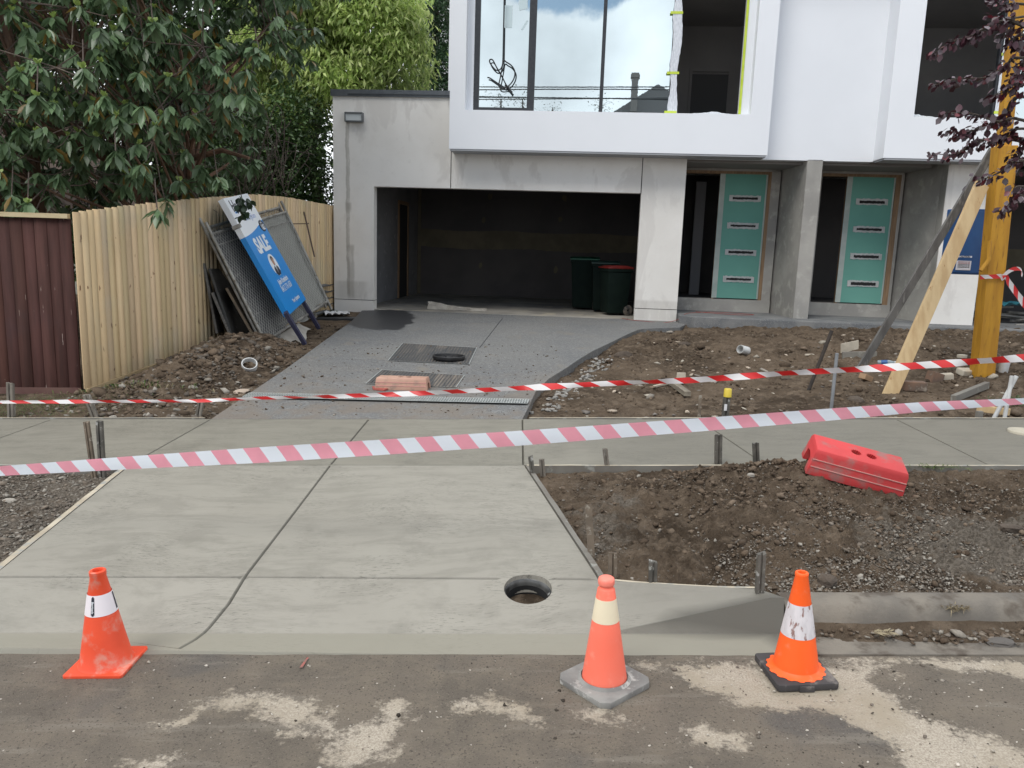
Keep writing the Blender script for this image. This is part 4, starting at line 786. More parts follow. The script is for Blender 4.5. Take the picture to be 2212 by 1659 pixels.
tag(fl.add(vs, [(i*5+j, i*5+j+1, i*5+j+6, i*5+j+5) for i in range(13) for j in range(4)]).build('loose_cloth', mat('pale_dusty_cloth', (.36, .34, .30), (.26, .24, .21), 6, .95), smooth=True), 'loose flap of pale cloth hanging out under the front wire panel', 'cloth')
tag(M().beam(atY(*c3(340, 495), 9.9), atY(*c3(415, 462), 9.9), .05, .05, (0, 0, 1)).build('panel_clamp', MGV, bevel=.01), 'grey steel fence clamp jutting over the left edge of the SALE sign', 'clamp')
# leaning form boards
def lean(name, label, BLp, BRp, TLp, yb, yr, yt, m, th=.03):
    a = atY(*c3(*BLp), yb); b2 = atY(*c3(*BRp), yr); c_ = atY(*c3(*TLp), yt); mwx, W_, H_ = frame(a, b2, c_)
    o = M().box(0, W_, 0, H_, -th, 0).build(name, m, bevel=.004); o.matrix_world = mwx; return tag(o, label, 'board', 'formwork boards leaning behind the wire panels')
MFB = mat('dark_formply', (.035, .034, .033), (.07, .068, .062), 3, .55, c3_=(.25, .24, .22), sc3=8, amt3=(.60, .72)); MFB2 = mat('weathered_ply', (.14, .13, .115), (.09, .083, .075), 4, .85, stretch=(1, 6, 1)); MFB3 = mat('brown_stained_ply', (.16, .12, .075), (.09, .07, .05), 3, .8)
lean('plywood_sheet', 'grey weathered plywood sheet, leftmost of the boards on the paling fence', (200, 1480), (300, 1440), (65, 820), 9.92, 10.8, 9.85, MFB2)
lean('plywood_sheet', 'tall blackened form ply sheet with pale smears, beside the wire panels', (360, 1560), (560, 1500), (110, 870), 9.93, 11.0, 9.86, MFB)
lean('plywood_sheet', 'narrow grey board edge between the weathered and blackened sheets', (335, 1520), (360, 1500), (155, 1095), 9.90, 10.2, 9.86, MFB2)
lean('plywood_sheet', 'brown stained ply board with a cut corner right behind the wire mesh', (600, 1600), (640, 1560), (290, 1050), 10.0, 10.6, 9.95, MFB3)
# corrugated sheets lying between fence and house
cs = M(); n = 60
for k in range(5):
    vs = []
    for i in range(2):
        for j in range(n): vs.append((-3.95+.10*k*0+.62*j/(n-1), 12.9+2.6*i+.1*k, .42+.115*k+.022*math.sin(j*.75)+.25*0))
    cs.add(vs, [(j, j+1, n+j+1, n+j) for j in range(n-1)])
tag(cs.build('corrugated_sheets', mat('galvanised_sheet', (.20, .205, .21), (.13, .135, .14), 4, .5, metal=.4), smooth=True), 'stack of dull grey corrugated sheets between the fence and the house wall', 'metal sheets')
tag(M().beam((-3.95, 12.9, 1.05), (-3.35, 12.75, 1.07), .05, .05).beam((-3.95, 12.85, .42), (-3.3, 12.8, .42), .08, .06).build('steel_rail', MGV), 'grey rail across the end of the corrugated sheets', 'rail')
a = atY(*c3(1010, 335), 12.4); c_ = atY(*c3(1110, 760), 12.3); tag(M().tube([a, c_], .012, 6).tube([a+np.array([.05, .1, -.18]), a+np.array([-.4, .1, -.2])], .008, 5).build('steel_rod', mat('rusty_rod', (.09, .06, .045), rough=.8)), 'thin rusty rod propped on the palings right of the wire panels', 'rod')
p = atZ(*c3(1230, 1290), .36); tag(M().box(p[0]-.14, p[0]+.22, p[1]-.3, p[1]+.3, .33, .40).build('green_tray', mat('dark_green_paint', (.02, .06, .04), rough=.5), bevel=.012), 'dark green tray at the foot of the wire panels beside the paper', 'tray')
a = atZ(*c3(1120, 1345), .33); c_ = atZ(*c3(1500, 1345), .36); tag(M().beam(a, c_, .05, .30, (0, 1, 0)).build('steel_plank', mat('black_steel', (.03, .031, .034), (.05, .05, .052), 5, .5), bevel=.005), 'dark steel plank lying across the soil beside the wet driveway corner', 'plank')
# ================================================================== FORM BOARDS AND STAKES
MFT = mat('form_timber', (.52, .46, .35), (.36, .31, .23), 5, .85, 50, .3, .003, c3_=(.30, .30, .27), sc3=9, amt3=(.5, .62)); MFG = mat('grey_timber', (.20, .19, .165), (.15, .135, .115), 4, .85, c3_=(.28, .28, .25), sc3=8, amt3=(.55, .66))
def formboard(label, pts_, side, th=.024, h=.085, m=MFT, lift=.004, zf=base, cap=True):
    b = M(); b2 = M(); P = [np.array(p, float) for p in pts_]; k = 0
    L = []
    for a, c_ in zip(P[:-1], P[1:]):
        n = max(1, int(np.linalg.norm(c_-a)/.15)); L += [a+(c_-a)*i/n for i in range(n)]
    L.append(P[-1])
    prev = None; tops = []
    for i, p in enumerate(L):
        d = (L[min(i+1, len(L)-1)]-L[max(i-1, 0)]); d = d/np.linalg.norm(d); nn = np.array([-d[1], d[0]])*side; e = p+nn*.002; f = p+nn*(th*(1+rnd.uniform(-.05, .05))); z = float(zf(*(p-nn*.01)))+lift+rnd.uniform(-.0015, .0015)
        cur_ = [(e[0], e[1], z), (f[0], f[1], z), (f[0], f[1], z-h), (e[0], e[1], z-h)]
        if prev: b.add(prev+cur_, [(0, 1, 5, 4), (1, 2, 6, 5), (3, 0, 4, 7)]); tops.append(len(b.f)-3)
        else: b.add(cur_, [(0, 1, 2, 3)])
        prev = cur_
    b.add(prev, [(0, 1, 2, 3)])
    o = b.build('form_board', m); o.data.materials.append(MFG); [setattr(pl_, 'material_index', 0 if i in set(tops) else 1) for i, pl_ in enumerate(o.data.polygons)]  # top faces keep the board material, the rest take the darker grey timber
    return tag(o, label, 'form board', 'timber form boards edging the new concrete')
formboard('pale form board along the front of the right hand footpath behind the soil mound', [(.12, 5.135), (6.4, 5.135)], -1, .022, .13)
formboard('form board along the front edge of the left hand footpath behind the striped tape', [(-8, 5.135), (-2.66, 5.135)], -1, .022, .11)
formboard('thin form board along the back of the left hand footpath below the oxblood fence', [(-8.5, 6.508), (-2.66, 6.508)], 1, .016, .05, lift=.012)
formboard('form board along the back of the right hand footpath at the front yard', [(.16, 6.508), (4.6, 6.502)], 1, .022, .05, lift=.012)
formboard('cement smeared form board down the left side of the crossover', [(-2.62, 5.10), (-2.50, 3.9), (-2.45, 3.42)], -1, .035, .09, lift=.004)
formboard('sloping form board down the right side of the crossover towards the pink cone', [(.11, 5.12), (.445, 3.44)], 1, .032, .10, m=MFG)
formboard('short form board along the kerb wing between the pink and scuffed orange cones', [(.46, 3.425), (1.125, 3.218)], 1, .018, .06, lift=.005, zf=apron)
MSK1 = mat('weathered_stake', (.22, .195, .16), (.13, .115, .095), 6, .9, 60, .4, .003, stretch=(3, 3, .6), c3_=(.36, .34, .30), sc3=14, amt3=(.56, .66)); MSK2 = mat('steel_stake', (.085, .080, .070), (.15, .14, .12), 9, .6, c3_=(.40, .40, .37), sc3=22, amt3=(.58, .66), metal=.3); MSK3 = mat('brown_stake', (.19, .15, .11), (.12, .095, .07), 8, .9, c3_=(.30, .27, .22), sc3=18, amt3=(.56, .64))
def stake(label, ub, vb, ut, vt, wpx, m, fn=soil, flute=True, dy=0, cat='stake'):
    p = gp(ub, vb, fn); q = atY(ut, vt, p[1]+dy); wd = wpx/FPX*p[1]
    r = np.linalg.norm(q-p); d = (q-p)/r; b = M(); p2 = p-d*.10; h = wd/2
    xa = np.array([1, 0, 0])-d*d[0]; xa /= np.linalg.norm(xa); ya = np.cross(d, xa)
    prof_ = [(-h, -h*.7), (-h*.25, -h*.7), (-h*.15, -h*.25), (h*.15, -h*.25), (h*.25, -h*.7), (h, -h*.7), (h, h*.7), (-h, h*.7)] if flute else [(-h, -h*.6), (h, -h*.6), (h, h*.6), (-h, h*.6)]
    n = len(prof_); tops = [q+xa*x+ya*y+d*rnd.uniform(-.006, .012) for x, y in prof_]
    b.add([p2+xa*x+ya*y for x, y in prof_]+tops, [tuple(range(n)), tuple(range(2*n-1, n-1, -1))]+[(i, (i+1) % n, (i+1) % n+n, i+n) for i in range(n)])
    return tag(b.build('stake', m), label, cat, 'stakes holding the form boards')
stake('grey timber peg in the grass by the far left of the oxblood fence', 25, 902, 22, 828, 13, MSK1)
stake('leaning grey peg at the corner where the oxblood and pine fences meet', 206, 902, 187, 853, 13, MSK1)
stake('faint grey peg behind the rear tape below the earth heap', 428, 903, 435, 862, 12, MSK1)
stake('leaning brown stake, left one of the pair on the left footpath edge', 204, 1032, 187, 914, 11, MSK3)
stake('dark steel stake, right one of the pair on the left footpath edge', 222, 1032, 215, 911, 13, MSK2)
stake('dark fluted stake at the inner corner of crossover and right footpath', 1152, 1036, 1146, 987, 11, MSK2)
stake('pale timber stake just right of the inner corner stake', 1173, 1030, 1170, 993, 12, MSK1)
stake('speckled stake leaning on the form board left of the soil mound', 1313, 1018, 1307, 971, 11, MSK1)
stake('tall cement splashed stake at the back of the soil mound', 1551, 1010, 1552, 940, 15, MSK2)
stake('shorter dark stake left of the red barrier block', 1634, 1006, 1632, 957, 13, MSK2)
stake('lone tall brown stake halfway down the sloping form board', 1278, 1208, 1271, 1092, 15, MSK3, flute=False)
stake('short worn brown stake behind the tip of the pink cone', 1323, 1242, 1324, 1195, 18, MSK3, fn=apron)
stake('short cement caked stake midway along the kerb wing board', 1410, 1256, 1411, 1213, 18, MSK2, fn=apron)
stake('stout black cement smeared stake left of the scuffed orange cone', 1640, 1280, 1645, 1196, 18, MSK2, fn=apron)
stake('thin brown stake in the front yard left of the yellow capped peg', 1510, 903, 1513, 855, 6, MSK3, flute=False)
yp = stake('short grey peg carrying a yellow cap in the front yard', 1566, 902, 1570, 858, 14, MSK2)
p = atY(1572, 850, gp(1566, 902, soil)[1]); yc = tag(M().lathe([(.001, .045), (.03, .045), (.034, .04), (.036, -.03), (.030, -.03), (.001, -.03)], 16).build('yellow_cap', mat('yellow_plastic', (.62, .47, .05), rough=.45), smooth=True), 'yellow plastic safety cap on the front yard peg', 'cap'); yc.location = p.tolist()
pt = atY(1567, 880, gp(1566, 902, soil)[1]-.03); tag(M().box(pt[0]-.012, pt[0]+.014, pt[1]-.003, pt[1]-.001, pt[2]-.03, pt[2]+.03).build('paper_tag', MPAP), 'small white tag stuck on the yellow capped peg', 'tag')
def rod(name, label, cat, ub, vb, ut, vt, r, m, dy=0, nseg=6, sink=.1):
    p = gp(ub, vb, soil); q = atY(ut, vt, p[1]+dy); return tag(M().tube([p-(q-p)/np.linalg.norm(q-p)*sink, q], r, 10).build(name, m, smooth=True), label, cat)
rod('steel_bar', 'dark rusty bar stuck slantwise in the front yard soil', 'bar', 1746, 845, 1797, 714, .019, mat('rusty_steel', (.03, .025, .022), (.05, .038, .03), 12, .8))
rod('grey_conduit', 'upright grey conduit pipe crossed by the rear tape', 'pipe', 1795, 888, 1808, 763, .016, mat('grey_pvc', (.18, .19, .20), (.24, .25, .26), 3, .5))
MPV = mat('white_pvc', (.60, .61, .60), (.45, .45, .44), 6, .5)
rod('white_pipe', 'white pipe leaning far right, the more slanted of the pair', 'pipe', 2142, 913, 2196, 812, .018, MPV)
rod('white_pipe', 'white pipe beside the slanted one at far right, nearly upright', 'pipe', 2168, 914, 2186, 812, .017, MPV)
# ================================================================== PIT RING, DRAIN GRATE, LIDS
hx, hy = .105, 3.365; hz = float(apron(hx, hy)); sl = math.atan(.08/.39)
ring = M().lathe([(.1115, -.022), (.107, -.026), (.101, -.034), (.0985, -.045), (.098, -.055)], 48)
o = ring.build('pit_collar', mat('wet_pvc_collar', (.10, .10, .095), (.02, .02, .02), 12, .3, c3_=(.38, .38, .36), sc3=16, amt3=(.58, .66)), smooth=True); o.location = (hx, hy, hz); o.rotation_euler = (sl, 0, 0)
tag(o, 'round grey pipe collar sunk in the open hole of the crossover', 'pipe collar'); M().lathe([(.098, -.055), (.0975, -.30)], 40).build('pipe_wall', MGAP, o)  # bore coloured black to paint the shade down the hole
vs = [(hx+.105*r*math.cos(a), hy+.105*r*math.sin(a), hz-.24+.03*rnd.random()) for r in (0.02, .3, .6, .9) for a in np.linspace(0, 6.283, 17)[:-1]]
tag(M().add(vs, [(i*16+j, i*16+(j+1) % 16, (i+1)*16+(j+1) % 16, (i+1)*16+j) for i in range(3) for j in range(16)]).build('wet_mud', mat('black_mud', (.008, .007, .006), (.03, .026, .022), 40, .3)), 'black wet muck at the bottom of the crossover hole', 'mud', kind='stuff')
gr = empty('drain_grate', 'pale galvanised strip grate across the bottom of the grey driveway', 'drain grate', (0, 0, 0))
gm = M(); gf = M(); MGG = mat('bright_galvanised', (.50, .52, .50), (.36, .38, .37), 30, .5, metal=.3)
ga, gb = np.array([-2.58, 7.34]), np.array([.155, 7.10]); gn = 110
GD = (gb-ga)/np.linalg.norm(gb-ga); GNn = np.array([-GD[1], GD[0]]); W2 = .085
def gpt(s_, o_): q = ga+(gb-ga)*s_+GNn*o_; return (q[0], q[1], float(base(*q))+.014)
gm.add([gpt(0, -W2), gpt(1, -W2), gpt(1, W2), gpt(0, W2)], [(0, 1, 2, 3)]); gm.build('channel', mat('drain_dark', (.13, .15, .15), rough=.7), gr)
def strip(a, b2, wd):
    a = Vector(a); b2 = Vector(b2); a.z += .006; b2.z += .006; d = (b2-a).normalized(); n_ = Vector((-d.y, d.x, 0))*wd/2; gf.add([a+n_, a-n_, b2-n_, b2+n_], [(0, 1, 2, 3)])
for o_ in (-W2, -.03, .03, W2): strip(gpt(0, o_), gpt(1, o_), .020)
for i in range(gn+1): strip(gpt(i/gn, -W2), gpt(i/gn, W2), .012)
gf.build('grating', MGG, gr)
def lid(label, q):
    r = empty('access_cover', label, 'access cover', (0, 0, 0), 0, 'recessed covers set in the driveway')
    P = [gp(*p) for p in q]; b = M(); e = M(); c0 = sum(P)/4
    b.add([(p[0], p[1], p[2]+.005) for p in P], [(0, 1, 2, 3)]); b.build('infill', mat('dark_ribbed_infill', (.055, .058, .06), (.085, .083, .08), 8, .75, 30, .9, .01, stretch=(2.2, .15, 1), c3_=(.20, .17, .14), sc3=3, amt3=(.52, .68)), r)
    for i in range(4):
        a, c_ = P[i], P[(i+1) % 4]; d = (c_-a)/np.linalg.norm(c_-a); n_ = np.array([-d[1], d[0], 0])*.0045
        e.add([a+n_+[0, 0, .009], a-n_+[0, 0, .009], c_-n_+[0, 0, .009], c_+n_+[0, 0, .009]], [(0, 1, 2, 3)])
    e.build('steel_edge', MGG, r)
    rb_ = M(); nrib = 26
    for i in range(1, nrib):
        f = i/nrib; a = P[0]+(P[1]-P[0])*f; c_ = P[3]+(P[2]-P[3])*f
        rb_.beam(a+np.array([0, 0, .008])+(c_-a)*.03, c_+np.array([0, 0, .008])-(c_-a)*.03, .012, .006, (0, 0, 1))
    rb_.build('ribs', mat('rib_dark', (.065, .067, .07), (.13, .115, .10), 3, .7), r)
lid('larger dark ribbed cover in the driveway with the black ring on it', [(870, 742), (1030, 752), (1013, 788), (838, 780)])
lid('dark ribbed cover in the driveway behind the faded pink barrier block', [(825, 800), (1003, 812), (985, 838), (790, 830)])
p = gp(968, 781); o = M().lathe([(.06, .012), (.16, .012), (.19, .015), (.20, .03), (.20, .055), (.19, .06), (.175, .055), (.172, .025), (.06, .022)], 40).lathe([(.001, .05), (.045, .05), (.055, .03), (.055, .012)], 20).build('plastic_ring_lid', mat('black_plastic', (.012, .012, .014), (.03, .03, .03), 8, .4), smooth=True); o.location = (p[0], p[1]+.1, p[2]+.005)
tag(o, 'round black plastic ring lid lying on the larger driveway cover', 'lid')
# white pipe ring on the heap
p = gp(539, 800, soil); o = M().lathe([(.075, -.03), (.085, -.03), (.085, .03), (.075, .03), (.075, -.03)], 32).build('pipe_ring', MPV, smooth=True); o.location = (p[0], p[1], p[2]+.06); o.rotation_euler = (R_(38), R_(18), 0); tag(o, 'short white ring of cut pipe lying on the earth heap', 'pipe offcut')
# ================================================================== CONES
def cone_mat(name, c, c2, dirty, k): return mat(name, c, c2, 4, .5, 60, .1, .001, c3_=dirty, sc3=13, amt3=k)
def strip_ring(prof_, n=48): return M().lathe(prof_, n)
def base_sq(hw_, th, cut, bev, m, parent, rz, name='base', top=None):
    P = [(-hw_+cut, -hw_), (hw_-cut, -hw_), (hw_, -hw_+cut), (hw_, hw_-cut), (hw_-cut, hw_), (-hw_+cut, hw_), (-hw_, hw_-cut), (-hw_, -hw_+cut)]
    o = M().prism(P, 0, th, 'z').build(name, m, parent, bevel=bev, smooth=True); o.rotation_euler = (0, 0, rz); return o
def cone(label, x, y, rz, lean_=(0, 0)): 
    e = empty('traffic_cone', label, 'traffic cone', (x, y, G*x+.001), 0, 'orange traffic cones along the gutter'); e.rotation_euler = (lean_[0], lean_[1]-math.atan(G), 0); return e
hL = CAMH
# left cone
MO1 = cone_mat('orange_red_plastic', (.82, .085, .028), (.74, .072, .025), (.64, .27, .20), (.50, .72))
C1 = cone('glossy orange cone with a clean white collar and orange base, alone at far left', -1.572, 2.808, 0)
base_sq(.124, .014, .008, .004, MO1, C1, R_(1))
def zr(z, z0, r0, z1, r1): return r0+(r1-r0)*(z-z0)/(z1-z0)
r1 = lambda z: zr(z, .02, .104, .41, .029)
M().lathe([(.112, .013), (r1(.022), .024), (r1(.1), .1), (r1(.25), .25), (.031, .388), (.033, .392), (.033, .409), (.030, .412), (.022, .412), (.020, .405), (.02, .3)], 48).build('cone_body', MO1, C1, smooth=True)
sb = M().lathe([(r1(.235)+.0015, .235), (r1(.32)+.0015, .32)], 48).build('reflective_collar', mat('white_sleeve', (.80, .74, .76), (.74, .70, .73), 5, .4), C1, smooth=True)
lg = M(); a0 = R_(-108); 
def onc(a, z, d=.003): r = r1(z)+d; return (r*math.cos(a), r*math.sin(a), z)
def patch(m_, a1, a2, z1, z2, d): 
    k = 6; vs = [onc(a1+(a2-a1)*i/k, z, d) for z in (z1, z2) for i in range(k+1)]; m_.add(vs, [(i, i+1, k+2+i, k+1+i) for i in range(k)])
patch(lg, R_(-100), R_(-86), .243, .312, .0022); patch(lg, R_(-97), R_(-89), .239, .316, .0021); lgo = lg.build('printed_badge', MDK, sb)
tm = textmesh('lettering', 'Barricade', .0125, MSW, C1, Matrix.Identity(4), .0003, 1.0, .0002)
a = R_(-93); rr_ = r1(.272)+.0035; nrm = Vector((math.cos(a), math.sin(a), .19)).normalized(); tx = Vector((0, 0, -1)); tx = (tx-nrm*tx.dot(nrm)).normalized(); ty = nrm.cross(tx)
tm.matrix_local = Matrix(((tx.x, ty.x, nrm.x, rr_*math.cos(a)), (tx.y, ty.y, nrm.y, rr_*math.sin(a)), (tx.z, ty.z, nrm.z, .274), (0, 0, 0, 1)))
tm.parent = sb
lg = M(); patch(lg, R_(5), R_(20), .243, .315, .0022); lg.build('printed_badge', MDK, sb)
C1.scale = (.92, .92, .955)
# middle cone
MO2 = cone_mat('faded_salmon_plastic', (.95, .175, .105), (.92, .19, .12), (.92, .28, .20), (.55, .75)); MO2b = mat('faded_pink_tip', (.95, .26, .20), (.95, .23, .16), 5, .45)
MRB = mat('scuffed_rubber', (.27, .265, .245), (.17, .165, .155), 6, .85, 50, .5, .003, c3_=(.42, .41, .38), sc3=16, amt3=(.56, .68))
C2 = cone('faded salmon pink cone with a knob top, cream collar and thick grey rubber base', .385, 2.672, 0)
base_sq(.142, .026, .030, .006, MRB, C2, R_(40))
M().lathe([(.098, .026), (.108, .026), (.10, .034), (.095, .036)], 48).build('base_ring', MRB, C2, smooth=True)
r2 = lambda z: zr(z, .03, .091, .40, .034)
M().lathe([(r2(.02), .02), (r2(.2), .2), (r2(.396), .396), (.0325, .399), (.0275, .405), (.0275, .410), (.0310, .414), (.0325, .419), (.0325, .431), (.0305, .438), (.024, .4425), (.012, .4445), (.001, .4445)], 48).build('cone_body', MO2, C2, smooth=True)
M().lathe([(.0280, .4105), (.0315, .414), (.0331, .419), (.0331, .431), (.0311, .4385), (.0245, .4432), (.012, .4452), (.001, .4452)], 48).build('knob', MO2b, C2, smooth=True)
M().lathe([(r2(.272)+.001, .272), (r2(.362)+.001, .362)], 48).build('reflective_collar', mat('cream_sleeve', (.80, .70, .50), (.74, .64, .46), 4, .5, c3_=(.30, .20, .12), sc3=9, amt3=(.70, .74)), C2, smooth=True)
C2.scale = (.93, .93, .965)
# right cone
MO3 = cone_mat('bright_orange_plastic', (1.0, .125, .012), (.98, .115, .010), (.95, .24, .12), (.58, .78)); MRK = mat('black_rubber_base', (.035, .033, .034), (.055, .05, .05), 6, .75, 50, .4, .002, c3_=(.17, .155, .14), sc3=12, amt3=(.54, .68))
C3 = cone('bright orange cone with a badly scuffed white collar and black rubber base', 1.13, 2.742, 0)
base_sq(.128, .028, .010, .007, MRK, C3, R_(4)); M().box(-.03, .03, -.136, -.126, .0, .022).box(-.11, -.06, -.131, -.126, .005, .02).build('moulded_step', MRK, C3, bevel=.002)
fl_ = M(); nn_ = 96; vs = []
for i in range(nn_):
    a = i/nn_*math.tau; rj = .114+(.004 if (i//3) % 2 else -.003); vs.append((rj*math.cos(a), rj*math.sin(a), .030))
for i in range(nn_):
    a = i/nn_*math.tau; vs.append((.098*math.cos(a), .098*math.sin(a), .036))
for i in range(nn_):
    a = i/nn_*math.tau; vs.append((.088*math.cos(a), .088*math.sin(a), .047))
fl_.add(vs, [(i+k*nn_, (i+1) % nn_+k*nn_, (i+1) % nn_+(k+1)*nn_, i+(k+1)*nn_) for k in (0, 1) for i in range(nn_)]); fl_.build('scalloped_flange', MO3, C3, smooth=True)
r3 = lambda z: zr(z, .045, .090, .44, .023)
M().lathe([(r3(.04), .04), (r3(.2), .2), (r3(.425), .425), (.0265, .428), (.0265, .438), (.024, .441), (.016, .441), (.014, .435), (.014, .36)], 48).build('cone_body', MO3, C3, smooth=True)
M().lathe([(r3(.182)+.0012, .182), (r3(.315)+.0012, .315)], 48).build('reflective_collar', mat('scuffed_white_sleeve', (.68, .64, .65), (.58, .55, .56), 20, .45, 200, .15, .0005, c3_=(.26, .15, .13), sc3=22, amt3=(.55, .62), stretch=(1.8, 1.8, .7)), C3, smooth=True)
C3.scale = (.93, .93, .945)
# ================================================================== BARRIER BLOCKS
def boolean(o, cutters):
    for c_ in cutters:
        md = o.modifiers.new('b', 'BOOLEAN'); md.object = c_; md.operation = 'DIFFERENCE'; md.solver = 'EXACT'
    dg = bpy.context.evaluated_depsgraph_get(); me = bpy.data.meshes.new_from_object(o.evaluated_get(dg)); o.modifiers.clear(); o.data = me
    for c_ in cutters: bpy.data.objects.remove(c_)
    return o
def block(label, mwx, L, Wd, Hh, m, m2):
    r = empty('barrier_block', label, 'barrier block', mw=mwx, group='plastic barrier weight blocks')
    b = M(); k = .80; vs = []
    for z, f, e in ((0, 1.0, 0), (Hh*.34, .965, .004), (Hh*.36, .955, .006), (Hh*.62, .925, .008), (Hh*.64, .915, .010), (Hh*.86, .89, .012), (Hh, .80, .020)):
        vs += [(e, -Wd/2*f, z), (L-e, -Wd/2*f, z), (L-e, Wd/2*f, z), (e, Wd/2*f, z)]
    n = 7; fs = [(3, 2, 1, 0), ((n-1)*4, (n-1)*4+1, (n-1)*4+2, (n-1)*4+3)]+[(i*4+j, i*4+(j+1) % 4, (i+1)*4+(j+1) % 4, (i+1)*4+j) for i in range(n-1) for j in range(4)]
    o = b.add(vs, fs).build('block_body', m, r, bevel=.004)
    o.parent = None
    cut = []
    for cx in (.46, .62):
        c_ = M(); c_.prism([(L*cx+(.034 if i % 2 else .026)*math.cos(i/28*math.tau), (.034 if i % 2 else .026)*math.sin(i/28*math.tau)) for i in range(28)], Hh-.08, Hh+.03, 'z'); cut.append(c_.build('cut', m))
    for xx in (-.01, L-.07): cut.append(M().prism([(-Wd*.25, -.02), (Wd*.25, -.02), (Wd*.22, Hh*.5), (0, Hh*.60), (-Wd*.22, Hh*.5)], xx, xx+.08, 'x').build('cut', m))
    for zf_ in (.35, .63):
        for sy_ in (-1, 1): yy_ = sy_*Wd/2*(.962 if zf_ < .5 else .922); M().box(.012, L-.012, min(yy_, yy_+sy_*.004), max(yy_, yy_+sy_*.004), Hh*zf_-.002, Hh*zf_+.003).build('ridge', mat('abraded_plastic_ridge', (.62, .30, .27), rough=.6), r)
    boolean(o, cut); o.name = 'block_body'; o.parent = r; o.data.polygons.foreach_set('use_smooth', [True]*len(o.data.polygons)); o.data.set_sharp_from_angle(angle=R_(38))
    return r
def block_frame(P1, P2, roll=0):
    P1 = Vector([float(c) for c in P1]); P2 = Vector([float(c) for c in P2]); x = (P2-P1).normalized(); y = Vector((0, 0, 1)).cross(x).normalized(); z = x.cross(y)
    R = Matrix((x, y, z)).transposed().to_4x4() @ Matrix.Rotation(roll, 4, 'X'); return Matrix.Translation(P1) @ R, (P2-P1).length
MRE = mat('red_barrier_plastic', (.60, .050, .052), (.52, .045, .046), 3, .6, 50, .25, .003, c3_=(.30, .14, .125), sc3=8, amt3=(.48, .70)); 
P1 = atY(1737, 1022, 4.49); P2 = atY(1944, 1079, 4.39); mwx, L_ = block_frame(P1, P2, R_(15)); mwx = mwx @ Matrix.Translation((0, .10, .012)); print('block', L_)
block('bright red plastic barrier block tipped on top of the soil mound', mwx, L_, .25, .165, MRE, None)
bpos = mwx @ Vector((L_/2, 0, 0)); print('blockpos', tuple(bpos), float(soil(bpos.x, bpos.y)))
MPK = mat('faded_pink_plastic', (.50, .31, .23), (.44, .25, .18), 3, .6, 50, .15, .002, c3_=(.30, .20, .15), sc3=7, amt3=(.56, .68))
P1 = gp(809, 842); P2 = gp(923, 845); mwx, L_ = block_frame(P1, P2); mwx = mwx @ Matrix.Translation((0, .09, .0)); block('faded pink barrier block lying on the grey driveway', mwx, L_, .18, .125, MPK, None)
tag(M().add([tuple(gp(*p)+np.array([0, 0, dz])) for dz in (.004, .02) for p in ((804, 838), (838, 843), (830, 846), (806, 843))], [(0, 1, 2, 3), (4, 5, 6, 7), (0, 1, 5, 4), (1, 2, 6, 5), (2, 3, 7, 6), (3, 0, 4, 7)]).build('plastic_shard', mat('dull_red_plastic', (.36, .09, .07), rough=.6)), 'flat dull red shard beside the faded pink barrier block', 'plastic shard')
# ================================================================== BARRIER TAPES
def tape_mat(name, red, white, tr=.35):
    m, t, b = base_mat(name); tc = N(t, 'ShaderNodeUVMap'); sp_ = N(t, 'ShaderNodeSeparateXYZ'); t.links.new(tc.outputs[0], sp_.inputs[0])
    f = MT(t, 'FRACT', MT(t, 'ADD', MT(t, 'DIVIDE', sp_.outputs[0], .175), MT(t, 'MULTIPLY', sp_.outputs[1], -.32)))
    k = MT(t, 'GREATER_THAN', f, .5); wv = noise(t, coords(t, (1, 1, 1)), 9, 3)
    t.links.new(mixc(t, k, white, mixc(t, SM(t, wv, .3, .7), red, tuple(x*.9 for x in red))), b.inputs['Base Color']); b.inputs['Roughness'].default_value = .4
    tl = N(t, 'ShaderNodeBsdfTranslucent'); t.links.new(mixc(t, k, white, red), tl.inputs[0]); mxs = N(t, 'ShaderNodeMixShader'); mxs.inputs[0].default_value = tr
    t.links.new(b.outputs[0], mxs.inputs[1]); t.links.new(tl.outputs[0], mxs.inputs[2]); t.links.new(mxs.outputs[0], t.nodes['Material Output'].inputs[0]); return m
def ribbon(name, top, bot, m, label, s0=0.0):
    T_ = [Vector(p) for p in top]; B_ = [Vector(p) for p in bot]; me = bpy.data.meshes.new(name); V = []; uv = []; s_ = s0; prev = None; rows = 3
    for a, c_ in zip(T_, B_):
        c0 = (a+c_)/2; s_ += (c0-prev).length if prev is not None else 0; prev = c0
        nrm = (a-c_).cross(Vector((1, 0, 0))); nrm = nrm.normalized() if nrm.length > 1e-6 else Vector((0, -1, 0))
        for k in range(rows): f = k/(rows-1); V.append(a.lerp(c_, f)+nrm*.004*math.sin(math.pi*f)*math.sin(s_*3)); uv.append((s_, f))
    n = len(T_); F = [(i*rows+k, i*rows+k+1, (i+1)*rows+k+1, (i+1)*rows+k) for i in range(n-1) for k in range(rows-1)]
    me.from_pydata(V, [], F); l = me.uv_layers.new(name='UVMap')
    for lp in me.loops: l.data[lp.index].uv = uv[lp.vertex_index]
    me.polygons.foreach_set('use_smooth', [True]*len(F)); me.materials.append(m); o = bpy.data.objects.new(name, me); COL.objects.link(o)
    return tag(o, label, 'barrier tape', 'red and white barrier tapes strung across the crossover')
def interp_rows(rows, n):
    R0 = np.array(rows, float); uu = np.linspace(R0[0, 0], R0[-1, 0], n); return [np.concatenate([[u], [np.interp(u, R0[:, 0], R0[:, k]) for k in range(1, R0.shape[1])]]) for u in uu]
